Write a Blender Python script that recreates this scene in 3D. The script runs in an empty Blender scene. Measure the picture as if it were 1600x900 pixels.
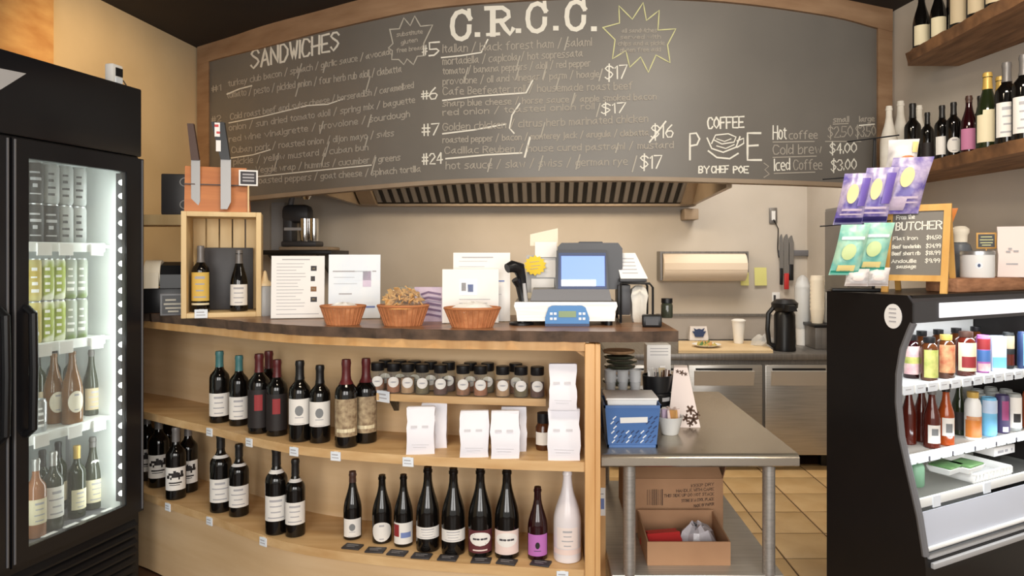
import bpy, bmesh, math, random
from mathutils import Vector, Matrix

S = bpy.context.scene
COL = S.collection
random.seed(7)
PI = math.pi

# ---------------------------------------------------------------- camera
F, CX, CY, EYE = 1100.0, 850.0, 400.0, 1.4      # pixels at 1600 wide, eye height in metres
cam_d = bpy.data.cameras.new('camera')
cam = bpy.data.objects.new('camera', cam_d)
COL.objects.link(cam)
cam.location = (0, 0, EYE)
cam.rotation_euler = (PI / 2, 0, 0)
cam_d.sensor_width = 36.0
cam_d.lens = 36.0 * F / 1600.0
cam_d.shift_x = -(CX - 800.0) / 1600.0
cam_d.shift_y = (CY - 450.0) / 1600.0
cam_d.clip_start = 0.05
S.camera = cam

# ---------------------------------------------------------------- world, lights, exposure
S.view_settings.view_transform = 'Standard'
S.view_settings.look = 'None'
S.view_settings.exposure = 0.12
S.view_settings.gamma = 1.0
S.view_settings.use_curve_mapping = False
W = bpy.data.worlds.new('world')
S.world = W
W.use_nodes = True
W.node_tree.nodes['Background'].inputs[0].default_value = (1.0, 0.96, 0.90, 1)
W.node_tree.nodes['Background'].inputs[1].default_value = 0.72


def area(name, loc, target, sx, sy, power, color):
    d = bpy.data.lights.new(name, 'AREA')
    d.shape = 'RECTANGLE'
    d.size, d.size_y, d.energy, d.color = sx, sy, power, color
    o = bpy.data.objects.new(name, d)
    COL.objects.link(o)
    o.location = loc
    o.rotation_euler = (Vector(target) - Vector(loc)).to_track_quat('-Z', 'Y').to_euler()
    return o


# daylight through the shop windows behind the viewer
area('window_daylight', (-0.9, -1.6, 1.75), (-0.7, 3, 1.2), 1.5, 1.9, 62, (1.0, 0.97, 0.93))
area('window_daylight', (1.1, -1.6, 1.75), (0.9, 3, 1.2), 1.5, 1.9, 62, (1.0, 0.97, 0.93))
# warm ceiling spots: one by the left wall, one along the counter, one by the right shelves
sd = bpy.data.lights.new('warm_wall_spot', 'SPOT')
sd.energy, sd.color, sd.spot_size, sd.spot_blend, sd.shadow_soft_size = 95, (1.0, 0.68, 0.34), 1.0, 0.9, 0.06
so = bpy.data.objects.new('warm_wall_spot', sd)
COL.objects.link(so)
so.location = (-1.35, 2.7, 2.74)
so.rotation_euler = (Vector((-2.42, 3.85, 2.15)) - so.location).to_track_quat('-Z', 'Y').to_euler()
area('warm_ceiling_spot', (-0.4, 1.6, 2.76), (-0.5, 2.6, 0.6), 0.7, 0.3, 20, (1.0, 0.84, 0.62))
area('warm_ceiling_spot', (1.1, 1.7, 2.76), (1.9, 3.0, 1.7), 0.5, 0.3, 26, (1.0, 0.90, 0.76))
# kitchen lamps
area('kitchen_lamp', (0.0, 4.35, 2.1), (0.0, 5.3, 1.1), 1.6, 0.3, 17, (1.0, 0.80, 0.56))
area('kitchen_lamp', (1.3, 4.2, 2.72), (1.25, 4.9, 0.4), 0.8, 0.6, 26, (1.0, 0.93, 0.84))


def P(px, py, d):
    return Vector(((px - CX) * d / F, d, EYE - (py - CY) * d / F))


def X(px, d):
    return (px - CX) * d / F


def Z(py, d):
    return EYE - (py - CY) * d / F


# ---------------------------------------------------------------- materials
def lin(c):
    c = c / 255.0
    return c / 12.92 if c <= 0.04045 else ((c + 0.055) / 1.055) ** 2.4


def rgb(t):
    return (lin(t[0]), lin(t[1]), lin(t[2]), 1.0)


MATS = {}


def mat(name, c, rough=0.5, metal=0.0, c2=None, scale=8.0, stretch=(1, 1, 1), detail=4.0, bump=0.0,
        emit=0.0, coat=0.0, spec=0.5, kind='noise', contrast=(0.3, 0.7), trans=0.0, alpha_mix=None, sheen=0.0):
    if name in MATS:
        return MATS[name]
    m = bpy.data.materials.new(name)
    m.use_nodes = True
    nt = m.node_tree
    b = nt.nodes['Principled BSDF']
    b.inputs['Base Color'].default_value = rgb(c)
    b.inputs['Roughness'].default_value = rough
    b.inputs['Metallic'].default_value = metal
    b.inputs['Specular IOR Level'].default_value = spec
    b.inputs['Coat Weight'].default_value = coat
    b.inputs['Coat Roughness'].default_value = 0.05
    if trans:
        b.inputs['Transmission Weight'].default_value = trans
        b.inputs['IOR'].default_value = 1.2
    if emit:
        b.inputs['Emission Color'].default_value = rgb(c)
        b.inputs['Emission Strength'].default_value = emit
    if c2 is not None or bump:
        tc = nt.nodes.new('ShaderNodeTexCoord')
        mp = nt.nodes.new('ShaderNodeMapping')
        mp.inputs['Scale'].default_value = stretch
        nt.links.new(tc.outputs['Object'], mp.inputs['Vector'])
        if kind == 'wave':
            n = nt.nodes.new('ShaderNodeTexWave')
            n.inputs['Scale'].default_value = scale
            n.inputs['Distortion'].default_value = 6.0
            n.inputs['Detail'].default_value = detail
            n.inputs['Detail Scale'].default_value = 1.5
        elif kind == 'voronoi':
            n = nt.nodes.new('ShaderNodeTexVoronoi')
            n.inputs['Scale'].default_value = scale
        else:
            n = nt.nodes.new('ShaderNodeTexNoise')
            n.inputs['Scale'].default_value = scale
            n.inputs['Detail'].default_value = detail
        nt.links.new(mp.outputs[0], n.inputs['Vector'])
        fac = n.outputs[0]
        if c2 is not None:
            r = nt.nodes.new('ShaderNodeValToRGB')
            r.color_ramp.elements[0].position, r.color_ramp.elements[1].position = contrast
            r.color_ramp.elements[0].color = rgb(c)
            r.color_ramp.elements[1].color = rgb(c2)
            nt.links.new(fac, r.inputs[0])
            nt.links.new(r.outputs[0], b.inputs['Base Color'])
            if emit:
                nt.links.new(r.outputs[0], b.inputs['Emission Color'])
        if bump:
            bp = nt.nodes.new('ShaderNodeBump')
            bp.inputs['Strength'].default_value = bump
            bp.inputs['Distance'].default_value = 0.01
            nt.links.new(fac, bp.inputs['Height'])
            nt.links.new(bp.outputs[0], b.inputs['Normal'])
    if alpha_mix is not None:                       # thin clear glass or film: mostly see-through, a little gloss
        out = nt.nodes['Material Output']
        tr = nt.nodes.new('ShaderNodeBsdfTransparent')
        tr.inputs[0].default_value = rgb(c)
        mx = nt.nodes.new('ShaderNodeMixShader')
        mx.inputs[0].default_value = alpha_mix
        nt.links.new(tr.outputs[0], mx.inputs[1])
        nt.links.new(b.outputs[0], mx.inputs[2])
        nt.links.new(mx.outputs[0], out.inputs['Surface'])
    MATS[name] = m
    return m


M = mat
wall_paint = M('wall_paint', (208, 188, 154), 0.8, c2=(198, 178, 144), scale=3, bump=0.03)
wall_grey = M('wall_paint_grey', (205, 196, 184), 0.8, c2=(196, 187, 174), scale=3, bump=0.03)
ceil_dark = M('ceiling_dark', (44, 36, 33), 0.8, c2=(36, 30, 28), scale=2)
floor_brown = M('floor_brown', (92, 62, 42), 0.5, c2=(70, 46, 32), scale=3, stretch=(1, 8, 1))
grout = M('tile_grout', (100, 76, 52), 0.9)
tile_m = M('floor_tile', (220, 188, 138), 0.38, c2=(204, 168, 116), scale=6, detail=3)
pine = M('pine_ply', (229, 198, 156), 0.55, c2=(217, 182, 136), scale=2.0, stretch=(1.0, 1.0, 9), detail=5, bump=0.02)
pine_shelf = M('pine_shelf', (223, 188, 138), 0.5, c2=(200, 158, 106), scale=2.5, stretch=(1.2, 9, 9), detail=5)
pine_post = M('pine_post', (224, 180, 124), 0.5, c2=(200, 150, 92), scale=3, stretch=(7, 7, .8), detail=5)
frame_wood = M('frame_wood', (166, 134, 104), 0.6, c2=(140, 108, 80), scale=3, stretch=(1.2, 1.2, 6), detail=5)
frame_pale = M('frame_pale', (168, 150, 130), 0.6, c2=(150, 130, 108), scale=4)
walnut = M('live_edge_walnut', (168, 122, 88), 0.32, c2=(120, 86, 62), scale=3, stretch=(1, 6, 6), detail=6, bump=0.08)
bark = M('live_edge_bark', (104, 82, 66), 0.8, c2=(58, 46, 38), scale=16, detail=6, bump=0.5)
rustic_edge = M('rustic_edge', (158, 114, 76), 0.75, c2=(86, 60, 40), scale=10, detail=6, bump=0.4)
rustic = M('rustic_shelf_wood', (168, 128, 92), 0.7, c2=(116, 84, 58), scale=5, stretch=(6, 1, 6), detail=6, bump=0.25)
crate_wood = M('crate_wood', (232, 206, 158), 0.6, c2=(216, 184, 132), scale=3, stretch=(5, 5, 1))
block_wood = M('block_wood', (200, 124, 62), 0.4, c2=(174, 98, 44), scale=3, stretch=(1, 5, 8), detail=5)
easel_wood = M('easel_wood', (222, 174, 96), 0.5, c2=(204, 150, 72), scale=4, stretch=(6, 6, 1))
ply_orange = M('ply_orange', (206, 164, 108), 0.6, c2=(180, 130, 78), scale=3, stretch=(1, 2.0, 5), detail=6)
slate = M('chalkboard', (108, 104, 99), 0.42, c2=(124, 119, 112), scale=1.4, detail=5, spec=0.55)
slate_small = M('slate_small', (58, 56, 58), 0.5, c2=(46, 44, 48), scale=10, bump=0.1)
chalk = M('chalk_white', (238, 234, 222), 0.9)
chalk_mid = M('chalk_mid', (186, 180, 168), 0.9)
chalk_faint = M('chalk_faint', (178, 170, 158), 0.9)
chalk_yellow = M('chalk_yellow', (216, 214, 160), 0.9)
black = M('black_plastic', (22, 22, 24), 0.35, spec=0.4)
black_case = M('black_case_paint', (24, 22, 22), 0.35, c2=(32, 28, 27), scale=2, spec=0.3)
fridge_black = M('fridge_black', (20, 20, 24), 0.3, c2=(25, 25, 29), scale=3, spec=0.45)
dark_grey = M('dark_grey_plastic', (62, 62, 66), 0.45)
mid_grey = M('mid_grey_plastic', (112, 112, 116), 0.45)
light_grey = M('light_grey', (178, 178, 180), 0.5)
white_plastic = M('white_plastic', (236, 236, 234), 0.4)
fridge_white = M('fridge_interior', (226, 230, 228), 0.5, c2=(216, 221, 219), scale=4)
white_wire = M('white_shelf', (238, 240, 238), 0.4)
steel = M('brushed_steel', (196, 192, 186), 0.36, 0.7, c2=(172, 169, 164), scale=4, stretch=(1, 30, 30))
steel_dark = M('dull_steel', (138, 134, 130), 0.42, 0.55, c2=(120, 116, 112), scale=3, stretch=(30, 1, 1))
splash_m = M('splash_steel', (188, 180, 172), 0.5, 0.25, c2=(176, 168, 160), scale=3)
handle_m = M('handle_steel', (196, 192, 186), 0.45, 0.3)
steel_top = M('table_steel', (190, 182, 168), 0.27, 0.85, c2=(182, 173, 158), scale=2.5)
chrome = M('chrome', (220, 220, 220), 0.12, 1.0)
hood_metal = M('hood_metal', (172, 152, 128), 0.42, 0.35, c2=(156, 136, 112), scale=4)
hood_dark = M('hood_filter', (34, 30, 27), 0.5, 0.3)
hood_light = M('hood_baffle', (146, 140, 134), 0.4, 0.3)
paper = M('white_paper', (240, 238, 236), 0.8)
paper_blue = M('blue_tint_paper', (224, 234, 246), 0.8, c2=(240, 244, 248), scale=9)
paper_warm = M('cream_paper', (236, 226, 206), 0.8)
paper_pink = M('pinkish_paper', (238, 224, 218), 0.8)
ink = M('ink_dark', (70, 68, 72), 0.8)
ink_light = M('ink_grey', (176, 174, 178), 0.8)
ink_pale = M('ink_pale', (206, 204, 210), 0.8)
ink_blue = M('ink_blue', (120, 138, 190), 0.8)
glass_dark = M('dark_wine_glass', (11, 11, 10), 0.07, spec=0.6, c2=(17, 13, 11), scale=3)
glass_red = M('dark_red_glass', (40, 10, 14), 0.07, spec=0.6)
glass_green = M('green_glass', (34, 42, 22), 0.07, spec=0.6)
glass_amber = M('amber_wine', (104, 66, 28), 0.08, spec=0.6, c2=(132, 88, 42), scale=6)
glass_rose = M('rose_wine', (156, 104, 70), 0.08, spec=0.6)
glass_pale = M('pale_wine_glass', (62, 66, 54), 0.08, spec=0.6)
glass_clear = M('clear_glass', (248, 248, 244), 0.04, alpha_mix=0.07)
pane_m = M('door_glass', (246, 249, 248), 0.03, alpha_mix=0.07)
film = M('clear_film', (236, 238, 240), 0.25, alpha_mix=0.40)
frosted = M('frosted_white_glass', (226, 218, 220), 0.25, c2=(236, 232, 234), scale=7)
tissue = M('white_tissue', (240, 236, 226), 0.8, c2=(224, 216, 202), scale=14, bump=0.4)
teal = M('teal_capsule', (70, 122, 122), 0.4)
capsule_red = M('dark_red_capsule', (92, 28, 30), 0.4)
capsule_black = M('black_capsule', (24, 22, 22), 0.4)
capsule_brown = M('brown_capsule', (74, 50, 42), 0.4)
capsule_silver = M('silver_capsule', (190, 188, 184), 0.3, 0.6)
capsule_gold = M('gold_capsule', (206, 170, 88), 0.4, 0.2)
capsule_grey = M('grey_capsule', (116, 112, 110), 0.4, 0.2)
lab_white = M('label_white', (236, 232, 226), 0.7)
lab_cream = M('label_cream', (232, 220, 186), 0.7)
lab_yellow = M('label_yellow', (222, 186, 92), 0.7)
lab_tan = M('label_tan', (196, 178, 146), 0.7)
lab_orna = M('label_ornate', (190, 170, 136), 0.7, c2=(122, 98, 74), scale=60, detail=3)
lab_black = M('label_black', (34, 28, 28), 0.6)
lab_red = M('label_red', (150, 44, 48), 0.6)
lab_pink = M('label_pink', (196, 124, 160), 0.7)
lab_purple = M('label_purple', (186, 110, 184), 0.7)
lab_rosewhite = M('label_rose_white', (236, 214, 206), 0.7)
lab_wine = M('label_wine_red', (96, 40, 46), 0.7)
lab_grey = M('label_grey', (126, 128, 130), 0.6)
can_silver = M('can_metal', (190, 192, 194), 0.3, 0.8)
can_black = M('can_black', (26, 28, 29), 0.6, c2=(44, 47, 48), scale=40, detail=2)
can_pale = M('can_pale', (172, 174, 172), 0.55, c2=(146, 150, 148), scale=22, detail=2)
can_lime = M('can_lime', (156, 170, 58), 0.5, c2=(222, 224, 200), scale=14, detail=1, contrast=(.48, .56))
can_yellow = M('can_yellow', (190, 166, 66), 0.5, c2=(206, 196, 130), scale=14, detail=1)
can_sage = M('can_sage', (160, 166, 154), 0.5, c2=(112, 130, 76), scale=9, detail=1, contrast=(.5, .6))
wicker = M('wicker', (206, 140, 92), 0.7, c2=(160, 98, 58), scale=30, bump=0.4)
wicker_dark = M('wicker_dark', (184, 118, 74), 0.7)
cracker = M('cracker', (222, 178, 116), 0.7, c2=(196, 144, 84), scale=14, bump=0.2)
blue_plastic = M('blue_plastic', (72, 112, 172), 0.4)
blue_dark = M('dark_blue_plastic', (44, 62, 104), 0.4)
scale_blue = M('scale_blue', (64, 128, 190), 0.35)
lcd = M('lcd_green', (128, 150, 110), 0.3)
screen = M('screen_blue', (108, 138, 236), 0.3, emit=0.8)
screen_white = M('screen_white', (240, 244, 255), 0.3, emit=0.9)
led = M('led_white', (255, 255, 250), 0.3, emit=5.0)
led_panel = M('led_panel', (236, 238, 244), 0.3, emit=0.5)
cardboard = M('cardboard', (178, 138, 104), 0.8, c2=(164, 124, 92), scale=5)
cardboard_in = M('cardboard_dark', (138, 102, 76), 0.85)
cb_ink = M('cardboard_ink', (92, 68, 54), 0.8)
sticky = M('sticky_yellow', (226, 222, 140), 0.8)
burst_yellow = M('yellow_card', (240, 206, 58), 0.7)
butcher_paper = M('butcher_paper', (238, 222, 202), 0.75)
red_plastic = M('red_plastic', (196, 52, 52), 0.4)
blade = M('knife_blade', (140, 138, 136), 0.4, 0.6)
knife_handle = M('knife_handle', (74, 48, 36), 0.5)
bag_purple = M('bag_purple', (98, 84, 164), 0.3, c2=(196, 182, 208), scale=16, detail=3, bump=0.25, contrast=(.40, .62))
bag_navy = M('bag_navy', (48, 40, 96), 0.3)
bag_lilac = M('bag_lilac', (208, 190, 208), 0.35, bump=0.4, scale=22, c2=(190, 172, 200))
bag_teal = M('bag_teal', (92, 186, 180), 0.3, c2=(190, 224, 196), scale=18, detail=2, bump=0.25)
bag_green = M('bag_green', (48, 150, 128), 0.3)
bag_yellow = M('bag_yellow_patch', (240, 220, 150), 0.4)
bag_white = M('bag_white', (232, 228, 226), 0.4, c2=(216, 210, 210), scale=9, bump=0.3)
bag_orange = M('bag_orange', (222, 140, 64), 0.35, c2=(196, 112, 50), scale=10, bump=0.3)
coffee_bag = M('white_coffee_bag', (236, 234, 240), 0.5, c2=(226, 224, 232), scale=6, bump=0.12)
food_green = M('green_tray', (74, 112, 66), 0.45, c2=(104, 140, 88), scale=24)
sauce_red = M('sauce_red', (84, 28, 18), 0.12, spec=0.6)
sauce_brown = M('sauce_brown', (78, 42, 20), 0.12, spec=0.6)
sauce_orange = M('sauce_orange', (160, 70, 26), 0.12, spec=0.6)
spice = [M('spice_brown', (176, 120, 84), 0.9, c2=(120, 80, 54), scale=60),
         M('spice_rust', (178, 118, 80), 0.9, c2=(150, 92, 62), scale=60),
         M('spice_tan', (196, 160, 122), 0.9, c2=(170, 132, 96), scale=60),
         M('spice_olive', (124, 108, 72), 0.9, c2=(96, 84, 56), scale=60),
         M('spice_dark', (108, 70, 60), 0.9, c2=(84, 52, 44), scale=60)]
food_mix = M('food_mix', (150, 150, 70), 0.7, c2=(206, 180, 110), scale=60)
cutting = M('cutting_board', (228, 204, 164), 0.5, c2=(214, 186, 142), scale=6)


# ---------------------------------------------------------------- mesh building
class MB:
    def __init__(s):
        s.v, s.f, s.m, s.mats = [], [], [], []

    def mi(s, m):
        if m not in s.mats:
            s.mats.append(m)
        return s.mats.index(m)

    def add(s, vs, fs, m):
        o = len(s.v)
        s.v += [tuple(v) for v in vs]
        k = s.mi(m)
        for f in fs:
            s.f.append(tuple(i + o for i in f))
            s.m.append(k)
        return s

    def box(s, x0, x1, y0, y1, z0, z1, m, bev=0.0):
        if bev:
            b = min(bev, (x1 - x0) * .45, (y1 - y0) * .45, (z1 - z0) * .45)
            bm = bmesh.new()
            bmesh.ops.create_cube(bm, size=1.0)
            for v in bm.verts:
                v.co = Vector((x0 + (v.co.x + .5) * (x1 - x0), y0 + (v.co.y + .5) * (y1 - y0), z0 + (v.co.z + .5) * (z1 - z0)))
            bmesh.ops.bevel(bm, geom=bm.edges[:], offset=b, segments=2, profile=0.5, affect='EDGES')
            bm.verts.index_update()
            s.add([v.co for v in bm.verts], [[v.index for v in f.verts] for f in bm.faces], m)
            bm.free()
            return s
        vs = [(x, y, z) for z in (z0, z1) for y in (y0, y1) for x in (x0, x1)]
        s.add(vs, [(0, 2, 3, 1), (4, 5, 7, 6), (0, 1, 5, 4), (2, 6, 7, 3), (0, 4, 6, 2), (1, 3, 7, 5)], m)
        return s

    def hexa(s, bot, top, m):
        """bot, top: four corners each, in the same order"""
        s.add(list(bot) + list(top), [(3, 2, 1, 0), (4, 5, 6, 7), (0, 1, 5, 4), (1, 2, 6, 5), (2, 3, 7, 6), (3, 0, 4, 7)], m)
        return s

    def lathe(s, prof, m, seg=24, c=(0, 0, 0)):
        vs, fs = [], []
        n = len(prof)
        for i in range(seg):
            a = 2 * PI * i / seg
            for r, z in prof:
                vs.append((c[0] + r * math.cos(a), c[1] + r * math.sin(a), c[2] + z))
        for i in range(seg):
            j = (i + 1) % seg
            for k in range(n - 1):
                a, b, cc, d = i * n + k, j * n + k, j * n + k + 1, i * n + k + 1
                if prof[k][0] < 1e-6:
                    fs.append((a, cc, d))
                elif prof[k + 1][0] < 1e-6:
                    fs.append((a, b, d))
                else:
                    fs.append((a, b, cc, d))
        s.add(vs, fs, m)
        return s

    def sector(s, R, z0, z1, a0, a1, m, seg=12, c=(0, 0, 0), R1=None):
        """part of a cylinder wall; angle 0 looks to -Y"""
        R1 = R if R1 is None else R1
        vs, fs = [], []
        for i in range(seg + 1):
            a = a0 + (a1 - a0) * i / seg
            for r, z in ((R, z0), (R1, z1)):
                vs.append((c[0] + r * math.sin(a), c[1] - r * math.cos(a), c[2] + z))
        for i in range(seg):
            fs.append((2 * i, 2 * i + 2, 2 * i + 3, 2 * i + 1))
        s.add(vs, fs, m)
        return s

    def disc_on_cyl(s, R, zc, rz, ra, m, seg=20, c=(0, 0, 0), a_off=0.0, ring=3):
        """round sticker laid on a cylinder wall facing -Y"""
        vs = [(c[0] + R * math.sin(a_off), c[1] - R * math.cos(a_off), c[2] + zc)]
        for k in range(1, ring + 1):
            for i in range(seg):
                t = 2 * PI * i / seg
                a = a_off + ra * math.cos(t) * k / ring
                vs.append((c[0] + R * math.sin(a), c[1] - R * math.cos(a), c[2] + zc + rz * math.sin(t) * k / ring))
        fs = []
        for i in range(seg):
            j = (i + 1) % seg
            fs.append((0, 1 + i, 1 + j))
            for k in range(ring - 1):
                fs.append((1 + k * seg + i, 1 + (k + 1) * seg + i, 1 + (k + 1) * seg + j, 1 + k * seg + j))
        s.add(vs, fs, m)
        return s

    def tube(s, pts, r, m, seg=8, cap=True, closed=False):
        pts = [Vector(p) for p in pts]
        n = len(pts)
        rs = r if isinstance(r, (list, tuple)) else [r] * n
        vs, fs = [], []
        prev = None
        for i, p in enumerate(pts):
            a = pts[(i - 1) % n] if (closed or i > 0) else p
            b = pts[(i + 1) % n] if (closed or i < n - 1) else p
            t = (b - a).normalized()
            if prev is None:
                u = t.cross(Vector((0, 0, 1)))
                if u.length < 1e-3:
                    u = t.cross(Vector((0, 1, 0)))
            else:
                u = prev - t * prev.dot(t)
                if u.length < 1e-5:
                    u = t.cross(Vector((0, 1, 0)))
            u.normalize()
            prev = u
            w = t.cross(u)
            for k in range(seg):
                q = 2 * PI * k / seg
                vs.append(p + (u * math.cos(q) + w * math.sin(q)) * rs[i])
        for i in range(n if closed else n - 1):
            j = (i + 1) % n
            for k in range(seg):
                l = (k + 1) % seg
                fs.append((i * seg + k, i * seg + l, j * seg + l, j * seg + k))
        if cap and not closed:
            fs.append(tuple(reversed(range(seg))))
            fs.append(tuple((n - 1) * seg + k for k in range(seg)))
        s.add(vs, fs, m)
        return s

    def prism(s, poly, y0, y1, m, plane='xz'):
        """extrude a polygon; plane xz -> along y, xy -> along z, yz -> along x"""
        n = len(poly)

        def q(p, t):
            return {'xz': (p[0], t, p[1]), 'xy': (p[0], p[1], t), 'yz': (t, p[0], p[1])}[plane]
        vs = [q(p, y0) for p in poly] + [q(p, y1) for p in poly]
        fs = [tuple(range(n)), tuple(reversed(range(n, 2 * n)))]
        for i in range(n):
            j = (i + 1) % n
            fs.append((i, i + n, j + n, j))
        s.add(vs, fs, m)
        return s

    def build(s, name, parent=None, smooth=0.6):
        me = bpy.data.meshes.new(name)
        me.from_pydata(s.v, [], s.f)
        for m in s.mats:
            me.materials.append(m)
        me.polygons.foreach_set('material_index', s.m)
        bm = bmesh.new()
        bm.from_mesh(me)
        bmesh.ops.recalc_face_normals(bm, faces=bm.faces[:])
        bm.to_mesh(me)
        bm.free()
        if smooth:
            me.polygons.foreach_set('use_smooth', [True] * len(me.polygons))
            me.set_sharp_from_angle(angle=smooth)
        o = bpy.data.objects.new(name, me)
        COL.objects.link(o)
        if parent is not None:
            o.parent = parent
        return o


def tag(o, label=None, cat=None, group=None, kind=None):
    if label:
        o['label'] = label
    if cat:
        o['category'] = cat
    if group:
        o['group'] = group
    if kind:
        o['kind'] = kind
    return o


def thing(name, label, cat, loc=(0, 0, 0), rz=0.0, group=None):
    o = bpy.data.objects.new(name, None)
    o.empty_display_size = 0.05
    COL.objects.link(o)
    o.location = loc
    o.rotation_euler = (0, 0, rz)
    return tag(o, label, cat, group)


def dup(root, loc, rz, label, group=None, scale=None):
    r = root.copy()
    COL.objects.link(r)
    r.location = loc
    r.rotation_euler = (0, 0, rz)
    r['label'] = label
    if group:
        r['group'] = group
    elif 'group' in r:
        del r['group']
    if scale is not None:
        r.scale = (scale,) * 3
    for ch in list(root.children):
        c = ch.copy()
        COL.objects.link(c)
        c.parent = r
        for g in ch.children:
            d = g.copy()
            COL.objects.link(d)
            d.parent = c
    return r


def face(x, d, k=0.8):
    return math.atan2(-x, d) * k


def curve_fn(pts):
    """monotone-ish smooth interpolation through (x, y) points, linear beyond the ends"""
    xs = [p[0] for p in pts]
    ys = [p[1] for p in pts]
    n = len(xs)
    dl = [(ys[i + 1] - ys[i]) / (xs[i + 1] - xs[i]) for i in range(n - 1)]
    ms = [dl[0]] + [(dl[i - 1] + dl[i]) / 2 for i in range(1, n - 1)] + [dl[-1]]

    def fn(x):
        if x <= xs[0]:
            return ys[0] + (x - xs[0]) * ms[0]
        if x >= xs[-1]:
            return ys[-1] + (x - xs[-1]) * ms[-1]
        i = 0
        while x > xs[i + 1]:
            i += 1
        h = xs[i + 1] - xs[i]
        t = (x - xs[i]) / h
        return ((2 * t ** 3 - 3 * t ** 2 + 1) * ys[i] + (t ** 3 - 2 * t ** 2 + t) * h * ms[i]
                + (-2 * t ** 3 + 3 * t ** 2) * ys[i + 1] + (t ** 3 - t ** 2) * h * ms[i + 1])
    return fn


# ---------------------------------------------------------------- hand lettering (single strokes, laid as flat ribbons)
GL = {
    'A': '00 26 40;12 32', 'B': '00 06 26 35 34 23 03;23 32 31 20 00', 'C': '~45 36 16 04 02 10 30 41', 'D': '00 06 26 44 42 20 00',
    'E': '46 06 00 40;03 33', 'F': '46 06 00;03 33', 'G': '~45 36 16 04 02 10 30 42;42 43 23', 'H': '06 00;46 40;03 43', 'I': '06 00',
    'J': '36 31 20 10 01', 'K': '06 00;46 03 40', 'L': '06 00 40', 'M': '00 06 23 46 40', 'N': '00 06 40 46', 'O': '~26 04 02 20 42 44 26',
    'P': '00 06 26 45 44 23 03', 'R': '00 06 26 45 44 23 03;23 40', 'S': '~45 36 16 05 14 33 42 31 10 01', 'T': '06 46;26 20',
    'U': '06 02 10 30 42 46', 'V': '06 20 46', 'W': '06 10 24 30 46', 'X': '06 40;46 00', 'Y': '06 23 46;23 20', 'Z': '06 46 00 40',
    'a': '~33 24 13 02 01 10 21 33;34 31 40', 'b': '06 00;03 24 33 31 20 00', 'c': '~34 14 03 01 10 30', 'd': '36 30;~33 14 03 01 10 31',
    'e': '02 32 33 24 14 03 01 10 30', 'f': '36 26 15 10;04 24', 'g': '34 3a 2b 0b;~33 14 03 01 10 31', 'h': '06 00;03 24 33 30',
    'i': '04 00;06 05', 'j': '14 1a 0b;16 15', 'k': '06 00;34 02 30', 'l': '06 00', 'm': '04 00;03 14 23 20;23 34 43 40',
    'n': '04 00;03 24 33 30', 'o': '~14 03 01 10 20 31 33 24 14', 'p': '04 0b;03 24 33 31 20 00', 'q': '34 3b;~33 14 03 01 10 31',
    'r': '04 00;03 14 24', 's': '~34 14 03 22 31 20 00', 't': '15 11 20;04 24', 'u': '04 01 10 20 31;34 30', 'v': '04 20 44',
    'w': '04 10 23 30 44', 'x': '04 30;34 00', 'y': '04 11;34 0b', 'z': '04 34 00 30',
    '0': '~26 04 02 20 42 44 26', '1': '05 16 10', '2': '05 16 36 44 22 00 40', '3': '~05 16 36 44 23 42 30 10 01', '4': '36 02 42;36 30',
    '5': '46 06 03 33 42 31 20 00', '6': '~36 14 02 10 30 42 33 13 02', '7': '06 46 10', '8': '23 05 26 45 23 01 20 41 23', '9': '43 13 04 16 36 44 43 30',
    '#': '16 10;36 30;04 44;02 42', '$': '~45 36 16 05 14 33 42 31 10 01;27 2a', '/': '0a 37', '.': '00 01', "'": '06 05', '-': '03 33', ':': '01 02;04 05', '&': '40 05 16 24 01 10 20 42'}
NARROW = {'I': 1, 'i': 1, 'l': 1, '.': 1, "'": 1, 'r': 3, 't': 3, '1': 2.2, 'j': 2, 'f': 3.4, '/': 3.6, ':': 1}


def glyph(ch):
    out, w = [], 0.0
    for st in GL.get(ch, '').split(';'):
        if not st:
            continue
        st = st.strip('~')
        pl = []
        for tk in st.split():
            y = {'a': -1, 'b': -2}.get(tk[1])
            y = int(tk[1]) if y is None else y
            pl.append((float(tk[0]), float(y)))
        w = max(w, max(p[0] for p in pl))
        out.append(pl)
    return out, w


def strokes(text, jit=0.12, gap=1.3):
    """list of polylines in font units, and the total width"""
    x, out = 0.0, []
    for ch in text:
        if ch == ' ':
            x += 2.6
            continue
        pls, w = glyph(ch)
        for pl in pls:
            out.append([(x + a + random.uniform(-jit, jit), b + random.uniform(-jit, jit)) for a, b in pl])
        x += w + gap
    return out, max(x - gap, 0.5)


def ribbon(mb, pl, w, fn, m):
    """polyline in (u, v) -> quads of width w mapped by fn"""
    q = [pl[0]]
    for a, b in zip(pl, pl[1:]):                    # long strokes follow curved boards
        k = max(1, math.ceil(math.hypot(b[0] - a[0], b[1] - a[1]) / 12.0))
        q += [(a[0] + (b[0] - a[0]) * i / k, a[1] + (b[1] - a[1]) * i / k) for i in range(1, k + 1)]
    pl = q
    n = len(pl)
    L, R = [], []
    for i in range(n):
        a = pl[max(i - 1, 0)]
        b = pl[min(i + 1, n - 1)]
        tx, ty = b[0] - a[0], b[1] - a[1]
        l = math.hypot(tx, ty) or 1.0
        tx, ty = tx / l, ty / l
        ex = (-.5 if i == 0 else .5 if i == n - 1 else 0) * w
        px, py = pl[i][0] + tx * ex, pl[i][1] + ty * ex
        L.append(fn(px - ty * w / 2, py + tx * w / 2))
        R.append(fn(px + ty * w / 2, py - tx * w / 2))
    mb.add(L + R, [(i, i + 1, n + i + 1, n + i) for i in range(n - 1)], m)


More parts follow.
